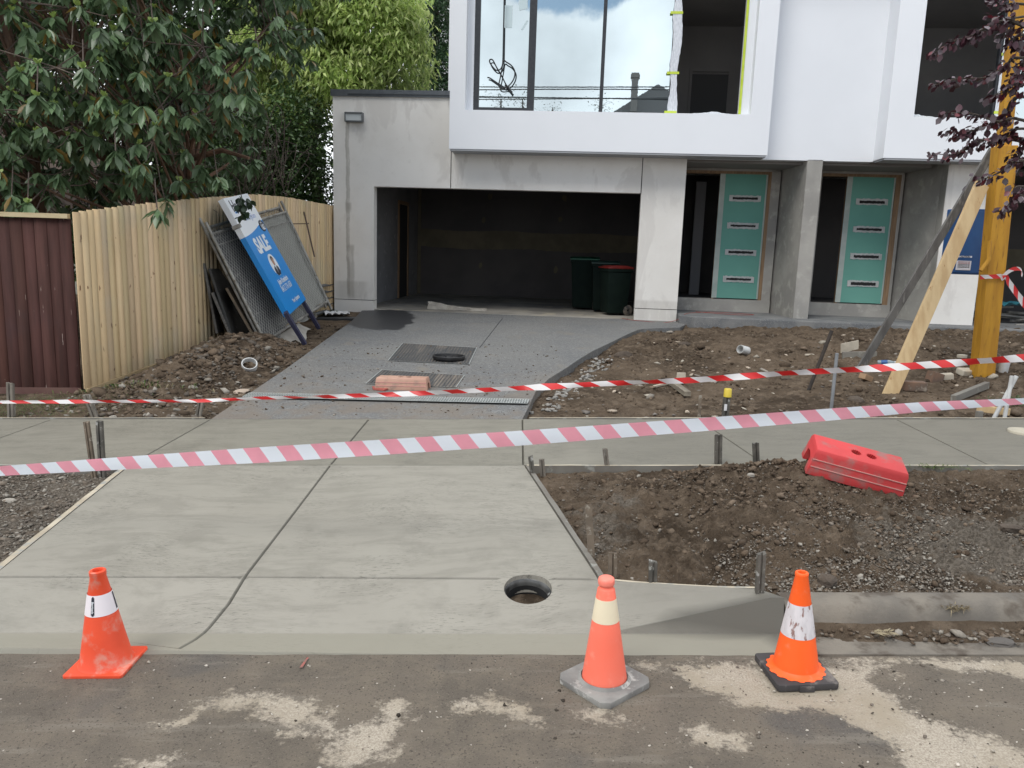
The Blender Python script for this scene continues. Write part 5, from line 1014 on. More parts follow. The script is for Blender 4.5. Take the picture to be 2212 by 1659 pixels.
fr_ = interp_rows([(-1500, 1110, 1128, 4.6), (0, 1007, 1028, 3.9), (290, 985, 1013, 3.8), (560, 966, 1000, 3.7), (850, 948, 981, 3.65), (1130, 930, 962, 3.65), (1500, 904, 933, 3.7), (1800, 882, 908, 3.8), (2000, 868, 889, 3.95), (2212, 860, 873, 4.1), (3600, 790, 806, 4.9)], 260)
TP = tape_mat('faded_pink_striped_tape', (.90, .38, .46), (.82, .87, .93), .22)
ribbon('barrier_tape', [tuple(atY(u, a, y)) for u, a, b2, y in fr_], [tuple(atY(u, b2, y+.01)) for u, a, b2, y in fr_], TP, 'flat pink and white striped tape sagging low in front of the footpath')
TR_ = tape_mat('red_striped_tape', (.62, .022, .022), (.66, .64, .63), .2)
rr_ = interp_rows([(-1500, 878, 6, 4.6), (0, 868.5, 6, 4.2), (175, 867.5, 7, 4.15), (430, 866, 6, 4.1), (560, 860, 7, 4.1), (700, 857, 9, 4.05), (900, 850, 10, 4.0), (1130, 838, 10, 4.0), (1300, 829, 11, 4.0), (1500, 821, 13, 4.0), (1700, 806, 13, 4.0), (1900, 795, 13, 4.05), (2050, 785, 15, 4.1), (2212, 773, 16, 4.2), (3600, 690, 16, 4.8)], 520)
tp, bt = [], []
for i, (u, v_, w_, y) in enumerate(rr_):
    ph = .55*math.sin(u*.017)+.45*math.sin(u*.043+1.3)+.3*math.sin(u*.0071); c0 = atY(u, v_, y); hw2 = w_/2/FPX*y/max(.35, math.cos(ph)) ; hw2 = min(hw2, .034)
    d = np.array([0, math.sin(ph*1.2), math.cos(ph)])*hw2; tp.append(tuple(c0+d)); bt.append(tuple(c0-d))
ribbon('barrier_tape', tp, bt, TR_, 'twisted bright red and white tape strung higher across the driveway')
# ================================================================== POLE, METER BOX, BRACES
MYL = mat('yellow_stained_timber', (.50, .255, .018), (.40, .19, .012), 3, .65, 50, .3, .003, stretch=(5, 5, .7), c3_=(.28, .13, .012), sc3=9, amt3=(.56, .72))
pp = gp(2121, 810, soil); PY = pp[1]
pl = empty('power_pole', 'yellow stained timber pole with a blue meter box strapped on its left', 'pole', (pp[0], PY, pp[2]))
px = lambda u, v: atY(u, v, PY)
lo = px(2121.5, 805)-np.array([pp[0], PY, pp[2]]); hi = px(2170, 316)-np.array([pp[0], PY, pp[2]]); d = (hi-lo)/(hi[2]-lo[2])
M().beam(lo-d*.4, hi, .098*2, .16, (0, 1, 0)).build('post', MYL, pl, bevel=.006)
up = px(2171, 316)-np.array([pp[0], PY, pp[2]]); M().beam(up-d*.3+np.array([0, .03, 0]), up+d*3.0+np.array([0, .03, 0]), .125, .09, (0, 1, 0)).build('upper_post', MYL, pl, bevel=.005)
q = lambda u, v, y: tuple(Vector(atY(u, v, y).tolist())-Vector((float(pp[0]), float(PY), float(pp[2]))))
MBL = mat('meter_box_blue', (.008, .055, .18), (.011, .07, .21), 3, .5)
a = q(2055, 592, 8.95); c_ = q(2140, 452, 8.95)
mb = M().box(a[0], c_[0], a[1], a[1]+.26, a[2], c_[2]).build('meter_box', MBL, pl, bevel=.012); M().box(a[0]+.015, c_[0]-.015, a[1]-.012, a[1]-.001, a[2]+.02, c_[2]-.03).build('box_door', MBL, mb, bevel=.005)
la = q(2064, 583, 8.93); lb = q(2100, 553, 8.93); M().box(la[0], lb[0], la[1]-.001, la[1]+.004, la[2], lb[2]).build('notice_label', mat('notice_white', (.62, .62, .66), rough=.5), mb)
M().box(la[0], lb[0], la[1]-.002, la[1]-.001, lb[2]-.055, lb[2]-.02).build('label_band', MBL, mb)
tmx = Matrix.Rotation(R_(90), 4, 'X')
textmesh('lettering', 'CAUTION', .03, MDK, mb, Matrix.Translation(((la[0]+lb[0])/2, la[1]-.003, lb[2]-.011)) @ tmx, 0, .9)
for k in range(5): textmesh('lettering', 'authorised persons only', .014, mat('red_print', (.35, .05, .06), rough=.5) if k < 2 else MDK, mb, Matrix.Translation(((la[0]+lb[0])/2, la[1]-.003, lb[2]-.068-.015*k)) @ tmx, 0, 1.0)
M().tube([q(2118, 585, PY-.14), q(2130, 570, PY-.14), q(2136, 560, PY-.14), q(2138, 520, PY-.14)], .022, 8).build('conduit', MYL, pl, smooth=True)
MGB = mat('grey_weathered_timber', (.15, .145, .135), (.095, .09, .085), 3, .85, 50, .3, .003, stretch=(4, 4, .7), c3_=(.22, .21, .195), sc3=6, amt3=(.52, .68)); MPB = mat('fresh_pine_brace', (.54, .40, .22), (.44, .30, .15), 2.4, .75, 50, .2, .002, stretch=(5, 5, .8), c3_=(.30, .16, .06), sc3=5, amt3=(.66, .72))
g0 = gp(1852, 795, soil); tag(M().beam(g0-np.array([0, 0, .08]), atY(2146, 322, 8.72), .085, .045, (0, 1, 0)).build('timber_brace', MGB, bevel=.004), 'grey weathered timber prop slanting up to the yellow pole', 'brace', 'timber props leaning on the yellow pole')
g1 = gp(1923, 852, soil); tag(M().beam(g1-np.array([.02, 0, .06]), atY(2121, 398, 8.5), .150, .04, (0, 1, 0)).build('timber_brace', MPB, bevel=.004), 'wide fresh pine plank slanting up to the yellow pole', 'brace', 'timber props leaning on the yellow pole')
M().tube([tuple(px(2140, 598)+np.array([.13*math.cos(a), .11*math.sin(a), .012*math.sin(a*2)])) for a in np.linspace(0, math.tau, 20)], .016, 5)
tb = interp_rows([(2104, 598, 10, 0), (2120, 597, 8, 0), (2148, 596, 10, 0)], 8)
tp = [tuple(px(u, v-w_/2)+np.array([0, -.11, 0])) for u, v, w_, _ in tb]; bt = [tuple(px(u, v+w_/2)+np.array([0, -.11, 0])) for u, v, w_, _ in tb]
for u, v, w_ in ((2156, 600, 12), (2162, 597, 9), (2166, 608, 11), (2176, 622, 12), (2186, 636, 11), (2198, 652, 14), (2212, 668, 13), (2240, 700, 13)):
    tp.append(tuple(px(u+w_*.3, v-w_/2)+np.array([0, -.10, 0]))); bt.append(tuple(px(u-w_*.3, v+w_/2)+np.array([0, -.10, 0])))
ribbon('barrier_tape', tp, bt, TR_, 'short length of red and white tape knotted round the yellow pole')
lp = smooth([(2150, 598), (2160, 588), (2172, 581), (2186, 580), (2192, 586), (2190, 594)], 4); tp = [tuple(px(p[0], p[1]-4)+np.array([0, -.12, 0])) for p in [tuple(v)+(0,) for v in [Vector(x) for x in lp]]]; bt = [tuple(px(p[0]+2, p[1]+4)+np.array([0, -.12, 0])) for p in [tuple(v)+(0,) for v in [Vector(x) for x in lp]]]
ribbon('barrier_tape', tp, bt, TR_, 'loose curled tail of red tape sticking up beside the yellow pole')
# ================================================================== YARD ODDS AND ENDS
def onsoil(u, v, dz=0): return gp(u, v, soil, dz)
def chunk(name, label, cat, u, v, sx, sy, sz, m, rz=0, rx=0, ry=0, dz=0, bevel=.004, fn=soil):
    p = gp(u, v, fn); o = M().box(-sx/2, sx/2, -sy/2, sy/2, 0, sz).build(name, m, bevel=bevel); o.location = (p[0], p[1], p[2]+dz); o.rotation_euler = (rx, ry, rz); return tag(o, label, cat)
MBR = mat('muddy_brick', (.20, .12, .08), (.12, .09, .07), 7, .9, 60, .4, .003, c3_=(.28, .24, .19), sc3=14, amt3=(.54, .68)); MCR = mat('cream_offcut', (.56, .50, .40), (.44, .39, .31), 7, .8)
p = onsoil(*c6(508, 1228)); o = M().lathe([(.05, -.075), (.056, -.075), (.056, .075), (.05, .075), (.05, -.075)], 24).build('pipe_offcut', MPV, smooth=True); o.location = (p[0], p[1], p[2]+.075); o.rotation_euler = (R_(78), 0, R_(-55)); tag(o, 'short fat white pipe offcut lying alone in the open front yard', 'pipe offcut')
chunk('tile_offcut', 'small square pale tile standing by the wood block in the front yard', 'tile', *c6(147, 1372), .10, .02, .09, MCR, .1, 0, 0, .0)
p = onsoil(*c6(95, 1405)); q2 = onsoil(*c6(185, 1475)); tag(M().beam(p+np.array([0, 0, .04]), q2+np.array([0, 0, .045]), .07, .05, (0, 0, 1)).build('timber_block', mat('grey_wood_block', (.24, .21, .16), (.17, .145, .11), 5, .85, stretch=(5, 1, 5)), bevel=.004), 'grey timber block by the curved driveway edge beyond the rear tape', 'timber offcut')
p = onsoil(*c6(-10, 1418)); q2 = onsoil(*c6(85, 1400)); tag(M().beam(p+np.array([0, 0, .02]), q2+np.array([0, 0, .03]), .03, .02, (0, 0, 1)).build('timber_strip', MCR), 'thin pale timber strip touching the grey wood block', 'timber offcut')
p = onsoil(*c6(1080, 1240)); q2 = onsoil(*c6(1278, 1238)); tag(M().beam(p+np.array([0, 0, .03]), q2+np.array([0, 0, .03]), .05, .09, (0, 0, 1)).build('timber_offcut', MFG, bevel=.004), 'dark grey board offcut on the soil under the grey prop', 'timber offcut')
p = onsoil(*c6(1070, 1222)); q2 = onsoil(*c6(1170, 1200)); tag(M().beam(p+np.array([0, 0, .08]), q2+np.array([0, 0, .08]), .012, .12, (0, 0, 1)).build('timber_offcut', MCR), 'flat pale offcut resting on the dark grey board by the grey prop', 'timber offcut')
chunk('timber_chip', 'small pale wood chip left of the grey prop in the middle of the yard', 'wood chip', *c6(892, 1232), .12, .04, .02, MCR, .3, 0, 0, .01)
chunk('brick', 'half brick, brown, lying between the two timber props', 'brick', *c6(1212, 1375), .12, .09, .06, mat('tan_brick', (.34, .22, .13), (.26, .17, .10), 8, .85), .4, 0, R_(20), .01)
chunk('brick', 'big muddy brown brick right of the foot of the pine plank', 'brick', *c6(1490, 1425), .24, .12, .10, MBR, -.1, 0, 0, -.01, .01)
chunk('brick', 'muddy brick on edge left of the yellow pole behind the big brick', 'brick', *c6(1605, 1380), .16, .10, .13, MBR, .3, 0, R_(15), -.02, .008)
chunk('concrete_lump', 'white concrete lump with a knob between the pine plank and yellow pole', 'concrete lump', *c6(1672, 1368), .17, .12, .07, MCR, -.3, 0, R_(-8), .0, .012)
chunk('concrete_lump', 'cream concrete lump touching the left of the yellow pole foot', 'concrete lump', *c6(1790, 1340), .16, .12, .07, MCR, .2, R_(12), 0, .0, .012)
chunk('timber_offcut', 'small square pale offcut in front of the yellow pole above the rear tape', 'timber offcut', *c6(1772, 1250), .09, .08, .04, MCR, .5, 0, 0, .02)
chunk('timber_offcut', 'light sawn timber block leaning against the white pipes at far right', 'timber offcut', *c6(1950, 1580), .05, .26, .06, MPB, .9, 0, 0, .03)
chunk('timber_offcut', 'stubby dark timber peg end beside the white pipes at far right', 'timber offcut', *c6(1868, 1612), .05, .04, .10, MFG, .1, 0, 0, 0)
p = onsoil(*c6(1720, 1495)); q2 = onsoil(*c6(1915, 1425)); tag(M().beam(p+np.array([0, 0, .03]), q2+np.array([0, 0, .05]), .05, .07, (0, 0, 1)).build('timber_offcut', MFG, bevel=.004), 'long dirty board lying in the soil right of the pine plank foot', 'timber offcut')
p = onsoil(*c6(1330, 1285)); bo = empty('drink_bottle', 'small plastic bottle with a blue label on the soil between the props', 'bottle', (p[0], p[1], p[2]+.035)); bo.rotation_euler = (0, R_(84), R_(-20))
M().lathe([(.001, -.09), (.028, -.09), (.032, -.08), (.032, .04), (.014, .085), (.014, .11), (.001, .11)], 16).build('bottle_body', mat('clear_bottle', (.30, .36, .38), rough=.15), bo, smooth=True); M().lathe([(.0325, -.05), (.0325, .02)], 16).build('wrapper', mat('blue_wrapper', (.03, .12, .35), rough=.4), bo, smooth=True); M().lathe([(.016, .095), (.016, .115), (.001, .115)], 12).build('bottle_cap', MPV, bo)
p = onsoil(*c6(2012, 1325)); o = M().lathe([(.001, 0), (.045, 0), (.06, .13), (.054, .13), (.04, .01), (.001, .01)], 18).build('plastic_tub', MPV, smooth=True); o.location = tuple(p); tag(o, 'dirty white plastic pot behind the rear tape right of the yellow pole', 'pot')
p = gp(2212, 934); o = M().lathe([(.001, .012), (.13, .012), (.135, .004), (.135, -.01)], 36).build('round_cover', mat('pale_round_cover', (.46, .42, .33), (.38, .35, .28), 6, .8), smooth=True); o.location = (p[0]+.02, p[1], p[2]+.002); tag(o, 'round pale service cover set in the right end of the footpath', 'cover')
pk = [(540, 958, .05), (473, 848, .07)]
def rock(label, u, v, r, m=None, fl=.6, fn=soil):
    bm = bmesh.new(); bmesh.ops.create_icosphere(bm, subdivisions=2, radius=r)
    rr = random.Random(int(u*7+v)); ph = [rr.uniform(0, 6) for _ in range(6)]
    for v_ in bm.verts:
        c = v_.co; k = 1+.22*math.sin(c.x/r*2.3+ph[0])+.18*math.sin(c.y/r*3.1+ph[1])+.12*math.sin(c.z/r*4+ph[2]); v_.co = Vector((c.x*k*1.2, c.y*k, c.z*k*fl))
    me = bpy.data.meshes.new('rock'); bm.to_mesh(me); bm.free(); me.materials.append(m or MRK2); o = bpy.data.objects.new('rock', me); COL.objects.link(o)
    p = gp(u, v, fn); o.location = (p[0], p[1], p[2]+r*fl*.3); return tag(o, label, 'rock')
MRK2 = mat('pale_rock', (.36, .33, .28), (.24, .22, .19), 9, .9, 30, .6, .01); MRK3 = mat('earth_lump', (.10, .077, .058), (.065, .05, .038), 9, .95, 30, .8, .02)
rock('pale angular stone on top of the mound between the two steel stakes', 1621, 1027, .022)
rock('flat pale stone on the soil just above the rear tape left of the driveway', 520, 848, .075, mat('pinkish_stone', (.42, .34, .27), rough=.9), .3)
rock('white rounded pebble beside the leaning grey peg on the left', 243, 1000-98, .03, MRK2)
rock('grey lump of rubble on the left verge near the frame edge', 18, 1083, .028, MRK2)
rock('brown earth lump at the right of the verge mound', 2180, 1145+0, .05, MRK3)
rock('dark earth lump spilled beside the scuffed orange cone tip', 1790, 1262, .04, MRK3, .7)
rock('flat dark stone in the gutter gravel at far right', 2155, 1388, .045, mat('dark_flat_stone', (.10, .09, .08), rough=.8), .35, lambda x, y: G*x+.01)
rock('round dark earth clod by the footpath board on the mound', 1504, 1013, .02, MRK3, .9)
rock('knobbly dark clod standing behind the mound near the footpath board', 1552-0, 1015, .025, MRK3, 1.1)
for i, (u, v, r) in enumerate([(1345, 770, .10), (1480, 745, .07), (1850, 868, .07), (1700, 822, .05)]):
    o = rock(['big earth lump near the head of the curved driveway edge', 'earth lump in front of the porch step', 'earth lump just left of the pine plank foot', 'brown earth lump near the rusty bar'][i], u, v, r, MRK3, .6)
# site rubbish in the second garage
rb = M()
for k in range(16):
    c0 = hw(11.5+rnd.uniform(0, 2.6), rnd.uniform(.3, 1.6), .62+rnd.uniform(0, .22)); a = rnd.uniform(-.5, .5); L_ = rnd.uniform(.3, .8); d_ = np.array([math.cos(a), math.sin(a), rnd.uniform(-.15, .15)])*L_; rb.beam(c0-d_, c0+d_, rnd.uniform(.03, .12), rnd.uniform(.02, .05), (0, 0, 1))
tag(rb.build('rubbish_heap', mat('site_rubbish', (.16, .155, .14), (.32, .30, .27), 3, .8)), 'heap of grey boards and site rubbish inside the dark opening behind the yellow pole', 'rubbish', kind='stuff')
tag(ruffle('tarpaulin', 'scrap of teal plastic on the rubbish heap behind the yellow pole', 'plastic sheet', hw(12.3, .9, 0)[0], hw(12.3, .9, 0)[1], .9, .5, lambda x, y: .88, mat('teal_plastic', (.03, .16, .20), rough=.5), .08, .2))
# neighbour fascia strip: red survey paint dash on the road
a, c_ = gp(650, 1448), gp(668, 1420); tag(M().add([(a[0]-.006, a[1], G*a[0]+.012), (a[0]+.006, a[1], G*a[0]+.012), (c_[0]+.004, c_[1]-.02, G*c_[0]+.012), (c_[0]-.003, c_[1]-.02, G*c_[0]+.012)], [(0, 1, 2, 3)]).build('paint_mark', mat('faded_red_paint', (.35, .10, .08), (.2, .11, .09), 60, .8)), 'short faded red paint dash on the road edge', 'paint mark')
# ================================================================== LEAVES
LT = np.array([(0, 0, 0), (-.33, .30, .03), (0, .28, -.03), (.33, .30, .03), (-.42, .62, .03), (0, .60, -.045), (.42, .62, .03), (0, 1, 0)])
LF = np.array([(0, 2, 1), (0, 3, 2), (1, 2, 5), (1, 5, 4), (2, 3, 6), (2, 6, 5), (4, 5, 7), (5, 6, 7)])
LT2 = np.array([(0, 0, 0), (-.4, .45, .05), (.4, .45, .05), (0, 1, 0)]); LF2 = np.array([(0, 2, 1), (1, 2, 3)])
def leafmat(name, rough=.42, tr=.25, sat=1.0):
    m, t, b = base_mat(name); a = N(t, 'ShaderNodeAttribute', attribute_name='col'); v = coords(t)
    c = mixc(t, 1.0, a.outputs['Color'], mixc(t, noise(t, v, 3, 3), (.78, .78, .78), (1.2, 1.2, 1.2)), 'MULTIPLY'); t.links.new(c, b.inputs['Base Color']); b.inputs['Roughness'].default_value = rough
    tl = N(t, 'ShaderNodeBsdfTranslucent'); t.links.new(c, tl.inputs[0]); ms = N(t, 'ShaderNodeMixShader'); ms.inputs[0].default_value = tr
    t.links.new(b.outputs[0], ms.inputs[1]); t.links.new(tl.outputs[0], ms.inputs[2]); t.links.new(ms.outputs[0], t.nodes['Material Output'].inputs[0]); return m
def leaves(name, P, D, L, Wr, C_, m, parent=None, droop=.25, simple=False):
    P = np.asarray(P); D = np.asarray(D, float); D /= np.linalg.norm(D, axis=1)[:, None]+1e-9; n = len(P); T_, F_ = (LT2, LF2) if simple else (LT, LF)
    up = np.tile([0, 0, 1.0], (n, 1))+RG.normal(0, .45, (n, 3)); X_ = np.cross(D, up); X_ /= np.linalg.norm(X_, axis=1)[:, None]+1e-9; Z_ = np.cross(X_, D)
    t = T_[None]*np.ones((n, 1, 1)); yy = t[:, :, 1]; dz = -droop*yy**2*np.asarray(L)[:, None]
    V = P[:, None]+(X_[:, None]*(t[:, :, 0:1]*np.asarray(Wr).reshape(-1, 1, 1))+D[:, None]*yy[..., None]+Z_[:, None]*t[:, :, 2:3]*.8)*np.asarray(L)[:, None, None]; V[:, :, 2] += dz
    k = len(T_); F = (F_[None]+np.arange(n)[:, None, None]*k).reshape(-1, 3); return npmesh(name, V.reshape(-1, 3), F, m, parent, np.repeat(C_, k, 0))
def proj(P):
    c = (np.asarray(P)-CAM) @ RM; return CXP+FPX*c[:, 0]/-c[:, 2], CYP-FPX*c[:, 1]/-c[:, 2]
MBK1 = mat('orange_brown_bark', (.20, .115, .07), (.11, .065, .042), 3, .85, 20, .6, .02, stretch=(3, 3, .8)); MBK2 = mat('dark_bark', (.045, .035, .028), (.07, .055, .04), 4, .9, 20, .7, .02, stretch=(3, 3, .8)); MBK3 = mat('grey_twigs', (.13, .10, .08), (.08, .06, .05), 5, .9)
# ---- broad leaved tree over the fence
ML1 = leafmat('glossy_broad_leaf', .36, .25)
BT = empty('broadleaf_tree', 'big tree with drooping rosettes of dark leathery leaves overhanging the left fences', 'tree', (-4.6, 10.9, .2)); B0 = np.array([-4.6, 10.9, .2])
tk = M(); tw = M()
st_ = [[(0, 0, -.3), (.0, 0, 1.2), (.08, -.05, 2.1), (.05, .1, 3.2), (-.2, .1, 4.6), (-.3, .2, 6.5)], [(-.25, .1, -.3), (-.35, .0, 1.3), (-.75, -.1, 2.3), (-1.2, -.2, 3.6), (-1.5, -.3, 5.6)], [(-1.9, .2, -.3), (-2.1, .1, 1.6), (-2.0, -.2, 3.2), (-2.5, -.2, 5.5)], [(-3.6, 0, -.3), (-3.7, -.3, 2), (-3.5, -.3, 4), (-3.8, 0, 6)]]
for s_ in st_: tk.tube(smooth(s_, 4), list(np.linspace(.12, .04, (len(s_)-1)*4+1)), 8)
cen = []; 
for k in range(300):
    x = rnd.uniform(-9.2, -3.1); y = rnd.uniform(8.6, 12.6); z = rnd.uniform(2.1, 7.6)
    if x > -4.1 and y < 9.4: continue
    u, v = proj([(x, y, z)]); rb_ = np.interp(v[0], [-100, 0, 100, 200, 350, 440], [650, 625, 620, 575, 545, 500])
    if u[0] > rb_-15: continue
    cen.append((x, y, z))
cen = np.array(cen); Pn, Dn, Ln, Wn, Cn = [], [], [], [], []
fx = [(x, y) for x, y in ()]
extra = [gpp for gpp in [atY(340, 455, 8.3), atY(60, 440, 8.4), atY(25, 425, 8.6), atY(470, 385, 9.4), atY(180, 150, 8.0), atY(80, 210, 7.9), atY(250, 330, 8.2), atY(540, 200, 9.5), atY(330, 50, 8.6), atY(600, 40, 10.2), atY(560, 110, 9.8)]]
ros = []
for c in cen:
    s_ = st_[min(range(4), key=lambda i: abs(st_[i][3][0]+B0[0]-c[0]))]; h = min(max(c[2]-B0[2]-.9, .9), 5.0); j = min(range(len(s_)), key=lambda i: abs(s_[i][2]-h)); a = np.array(s_[j]); e = c-B0
    mid = (a+e)/2+np.array([rnd.uniform(-.2, .2), rnd.uniform(-.2, .2), rnd.uniform(-.1, .25)]); tk.tube(smooth([tuple(a), tuple(mid), tuple(e)], 4), list(np.linspace(.034, .010, 9)), 5)
    for k in range(rnd.randint(8, 12)):
        r_ = np.array([rnd.gauss(0, .34), rnd.gauss(0, .34), rnd.gauss(0, .30)]); p = c+r_; ros.append((p, 0)); tw.tube([tuple(e), tuple(e+r_*.6+np.array([0, 0, -.05])), tuple(p-B0)], [.008, .006, .004], 4, cap=False)
for p in extra: ros.append((p, 0)); tw.tube([tuple(p-B0), tuple(p-B0+np.array([-.15, .3, .35]))], .006, 4, cap=False)
for p, _ in ros:
    if (p[2] < 2.0 and p[1] < 12 and p[0] > -4.25) and not any(np.allclose(p, e) for e in extra): continue
    n = rnd.randint(11, 16); u, v = proj([p]); tone = rnd.uniform(.75, 1.3)
    for k in range(n):
        a = k*2.4+rnd.uniform(-.4, .4); dn = -rnd.uniform(.1, 1.5); Pn.append(p+np.array([0, 0, rnd.uniform(-.03, .03)])); Dn.append((math.cos(a), math.sin(a), dn)); Ln.append(rnd.uniform(.12, .195)); Wn.append(rnd.uniform(.46, .60))
        g = tone*rnd.uniform(.8, 1.2); Cn.append((.118*g, .185*g, .090*g) if rnd.random() > .04 else (.20, .13, .03))
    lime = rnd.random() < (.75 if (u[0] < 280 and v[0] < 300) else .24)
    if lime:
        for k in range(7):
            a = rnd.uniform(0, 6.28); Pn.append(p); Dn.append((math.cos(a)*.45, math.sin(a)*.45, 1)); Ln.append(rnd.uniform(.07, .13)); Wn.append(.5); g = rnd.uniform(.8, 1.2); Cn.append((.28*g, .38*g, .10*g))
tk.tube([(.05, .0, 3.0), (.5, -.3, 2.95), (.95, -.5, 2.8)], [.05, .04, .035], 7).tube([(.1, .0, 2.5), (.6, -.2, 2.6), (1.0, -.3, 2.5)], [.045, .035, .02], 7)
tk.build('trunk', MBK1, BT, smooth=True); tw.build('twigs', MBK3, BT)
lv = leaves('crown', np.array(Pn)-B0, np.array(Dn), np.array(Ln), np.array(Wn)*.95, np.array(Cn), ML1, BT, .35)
# twig hanging before the sign
P_, D_ = [], []; tg = M(); path = [c3(395, 40), c3(402, 110), c3(420, 180), c3(440, 260), c3(430, 330)]
pw_ = [atY(u, v, 9.75) for u, v in path]; tg.tube([tuple(p-B0) for p in pw_], .006, 5); tg.build('hanging_twig', MBK3, BT)
for cx_, cy_, n in ((395, 200, 5), (430, 220, 7), (480, 215, 6), (505, 250, 5), (450, 270, 7), (425, 300, 6), (440, 360, 8), (475, 350, 6), (410, 380, 5), (400, 265, 5), (520, 225, 4)):
    for k in range(n): P_.append(atY(*c3(cx_+rnd.uniform(-14, 14), cy_+rnd.uniform(-14, 14)), 9.75+rnd.uniform(-.08, .08))); D_.append((rnd.uniform(-.7, .7), rnd.uniform(-.5, .5), -1+rnd.uniform(0, .9)))
g = RG.uniform(.7, 1.3, (len(P_), 1)); leaves('hanging_leaves', np.array(P_)-B0, D_, RG.uniform(.06, .10, len(P_)), np.full(len(P_), .95), np.array([[.03, .055, .028]])*g, ML1, BT, .2)
# ---- generic bushy tree: sprays on limbs
def bushy(name, label, cat, basep, trunkpts, tr0, blobs, nspray, per, ln, wr, cols, m, bark, seed, hang=.6, simple=True, group=None, cut=None, spread=.22, tone=.35):
    rg = np.random.default_rng(seed); rd = random.Random(seed); B_ = np.array(basep, float); e = empty(name, label, cat, basep, 0, group); tk = M()
    tp_ = [tuple(np.array(p)-B_) for p in trunkpts]; sm = smooth(tp_, 4); tk.tube(sm, list(np.linspace(tr0, tr0*.35, len(sm))), 8)
    Vb = np.array([b[3]*b[4]*b[5] for b in blobs]); Vb = Vb/Vb.sum(); C0 = []; Tn = []
    for i, b_ in enumerate(blobs):
        n = max(6, int(nspray*Vb[i])); d = rg.normal(size=(n, 3)); d /= np.linalg.norm(d, axis=1)[:, None]; r = rg.uniform(.15, 1, (n, 1))**.42
        P = d*r*np.array(b_[3:6])+np.array(b_[:3]); C0.append(P)
        tt_ = 1+tone*np.sin(P[:, 0]*2.3+P[:, 2]*1.7+seed)*np.sin(P[:, 2]*2.9+P[:, 1]*1.3)+rg.normal(0, .12, n); Tn.append(tt_)
        cc_ = np.array(b_[:3])-B_; j = min(range(len(sm)), key=lambda q: abs(sm[q][2]-(cc_[2]-b_[5]*.7))); a = np.array(sm[j]); mid = (a+cc_)/2+rg.normal(0, .15, 3)
        lb = smooth([tuple(a), tuple(mid), tuple(cc_)], 4); tk.tube(lb, list(np.linspace(tr0*.4, tr0*.12, len(lb))), 5)
        for q_ in range(8):
            t_ = P[rg.integers(0, n)]-B_; tk.tube([tuple(cc_), tuple((cc_+t_)/2+rg.normal(0, .08, 3)), tuple(t_)], [tr0*.14, tr0*.09, tr0*.04], 4, cap=False)
    tk.build('trunk', bark, e, smooth=True); P = np.concatenate(C0); Tn = np.concatenate(Tn)
    if cut is not None: k = cut(P); P = P[k]; Tn = Tn[k]
    n = len(P); Q = np.repeat(P, per, 0)+rg.normal(0, spread, (n*per, 3))*np.array([1, 1, .9]); D = rg.normal(size=(n*per, 3)); D[:, 2] = D[:, 2]*.5-hang
    ci = rg.integers(0, len(cols), n*per); C_ = np.array(cols)[ci]*np.repeat(np.clip(Tn, .45, 1.6), per)[:, None]*rg.uniform(.8, 1.2, (n*per, 1))
    leaves('crown', Q-B_, D, rg.uniform(ln*.75, ln*1.2, n*per), np.full(n*per, wr), C_, m, e, .2, simple); return e
ML2 = leafmat('lime_leaf', .45, .5); ML3 = leafmat('small_dark_leaf', .45, .2)
offroof = lambda P: ~((P[:, 0] > -3.45) & (P[:, 2] < 4.5))
bushy('lime_green_tree', 'bright lime green tree with drooping leaves rising behind the garage parapet', 'tree', (-4.3, 17.2, .2), [(-4.3, 17.2, -.3), (-4.25, 17.2, 2), (-4.5, 17.2, 3.4), (-4.2, 17.4, 5), (-3.9, 17.6, 7)], .16,
      [(-4.6, 17.4, 6.6, 1.3, 1.1, 1.2), (-3.2, 17.4, 6.3, 1.15, 1.1, 1.0), (-3.9, 17.6, 7.9, 1.3, 1.1, 1.1), (-2.75, 17.3, 5.45, .85, .9, .7), (-5.4, 17.2, 5.3, .9, .9, .8), (-4.3, 17.0, 5.0, .9, .9, .7), (-5.6, 17.6, 7.9, 1.2, 1, 1.2), (-2.9, 17.8, 7.1, .7, .8, .7), (-2.55, 17.2, 6.0, .55, .7, .6), (-3.5, 17.0, 5.0, .8, .8, .6), (-5.0, 16.8, 4.2, .6, .6, .5)], 3600, 14, .15, .42, [(.38, .49, .15), (.46, .55, .20), (.27, .37, .11), (.52, .59, .24)], ML2, MBK2, 5, .9, cut=offroof, spread=.13, tone=.3)
bushy('dark_shrub', 'dense dark green evergreen shrub filling the gap between pine fence and garage wall', 'shrub', (-5.0, 15.9, .2), [(-5.0, 15.9, -.2), (-5.0, 15.9, 1.5), (-4.9, 15.9, 3)], .10,
      [(-4.7, 15.8, 3.0, .9, .7, .9), (-5.5, 16, 2.6, .9, .7, .9), (-4.2, 16.2, 2.5, .5, .6, 1.0), (-5.9, 15.9, 3.8, .9, .7, .8), (-4.6, 16.2, 4.0, .8, .6, .7), (-5.2, 15.6, 1.9, 1.0, .6, .6)], 1900, 12, .085, .75, [(.06, .105, .035), (.085, .15, .045), (.04, .08, .03)], ML3, MBK2, 6, .2, spread=.13)
bushy('tangled_shrub', 'thin twiggy shrub with bare tangled stems right behind the SALE sign', 'shrub', (-4.9, 13.2, .2), [(-4.9, 13.2, -.2), (-4.8, 13.2, 1.5), (-4.6, 13.2, 3.4)], .05,
      [(-4.6, 13.2, 3.0, .45, .4, .8), (-5.0, 13.3, 2.4, .6, .4, .5)], 140, 9, .08, .7, [(.05, .085, .03), (.07, .11, .04)], ML3, MBK3, 16, .2, spread=.15)
dt = M()
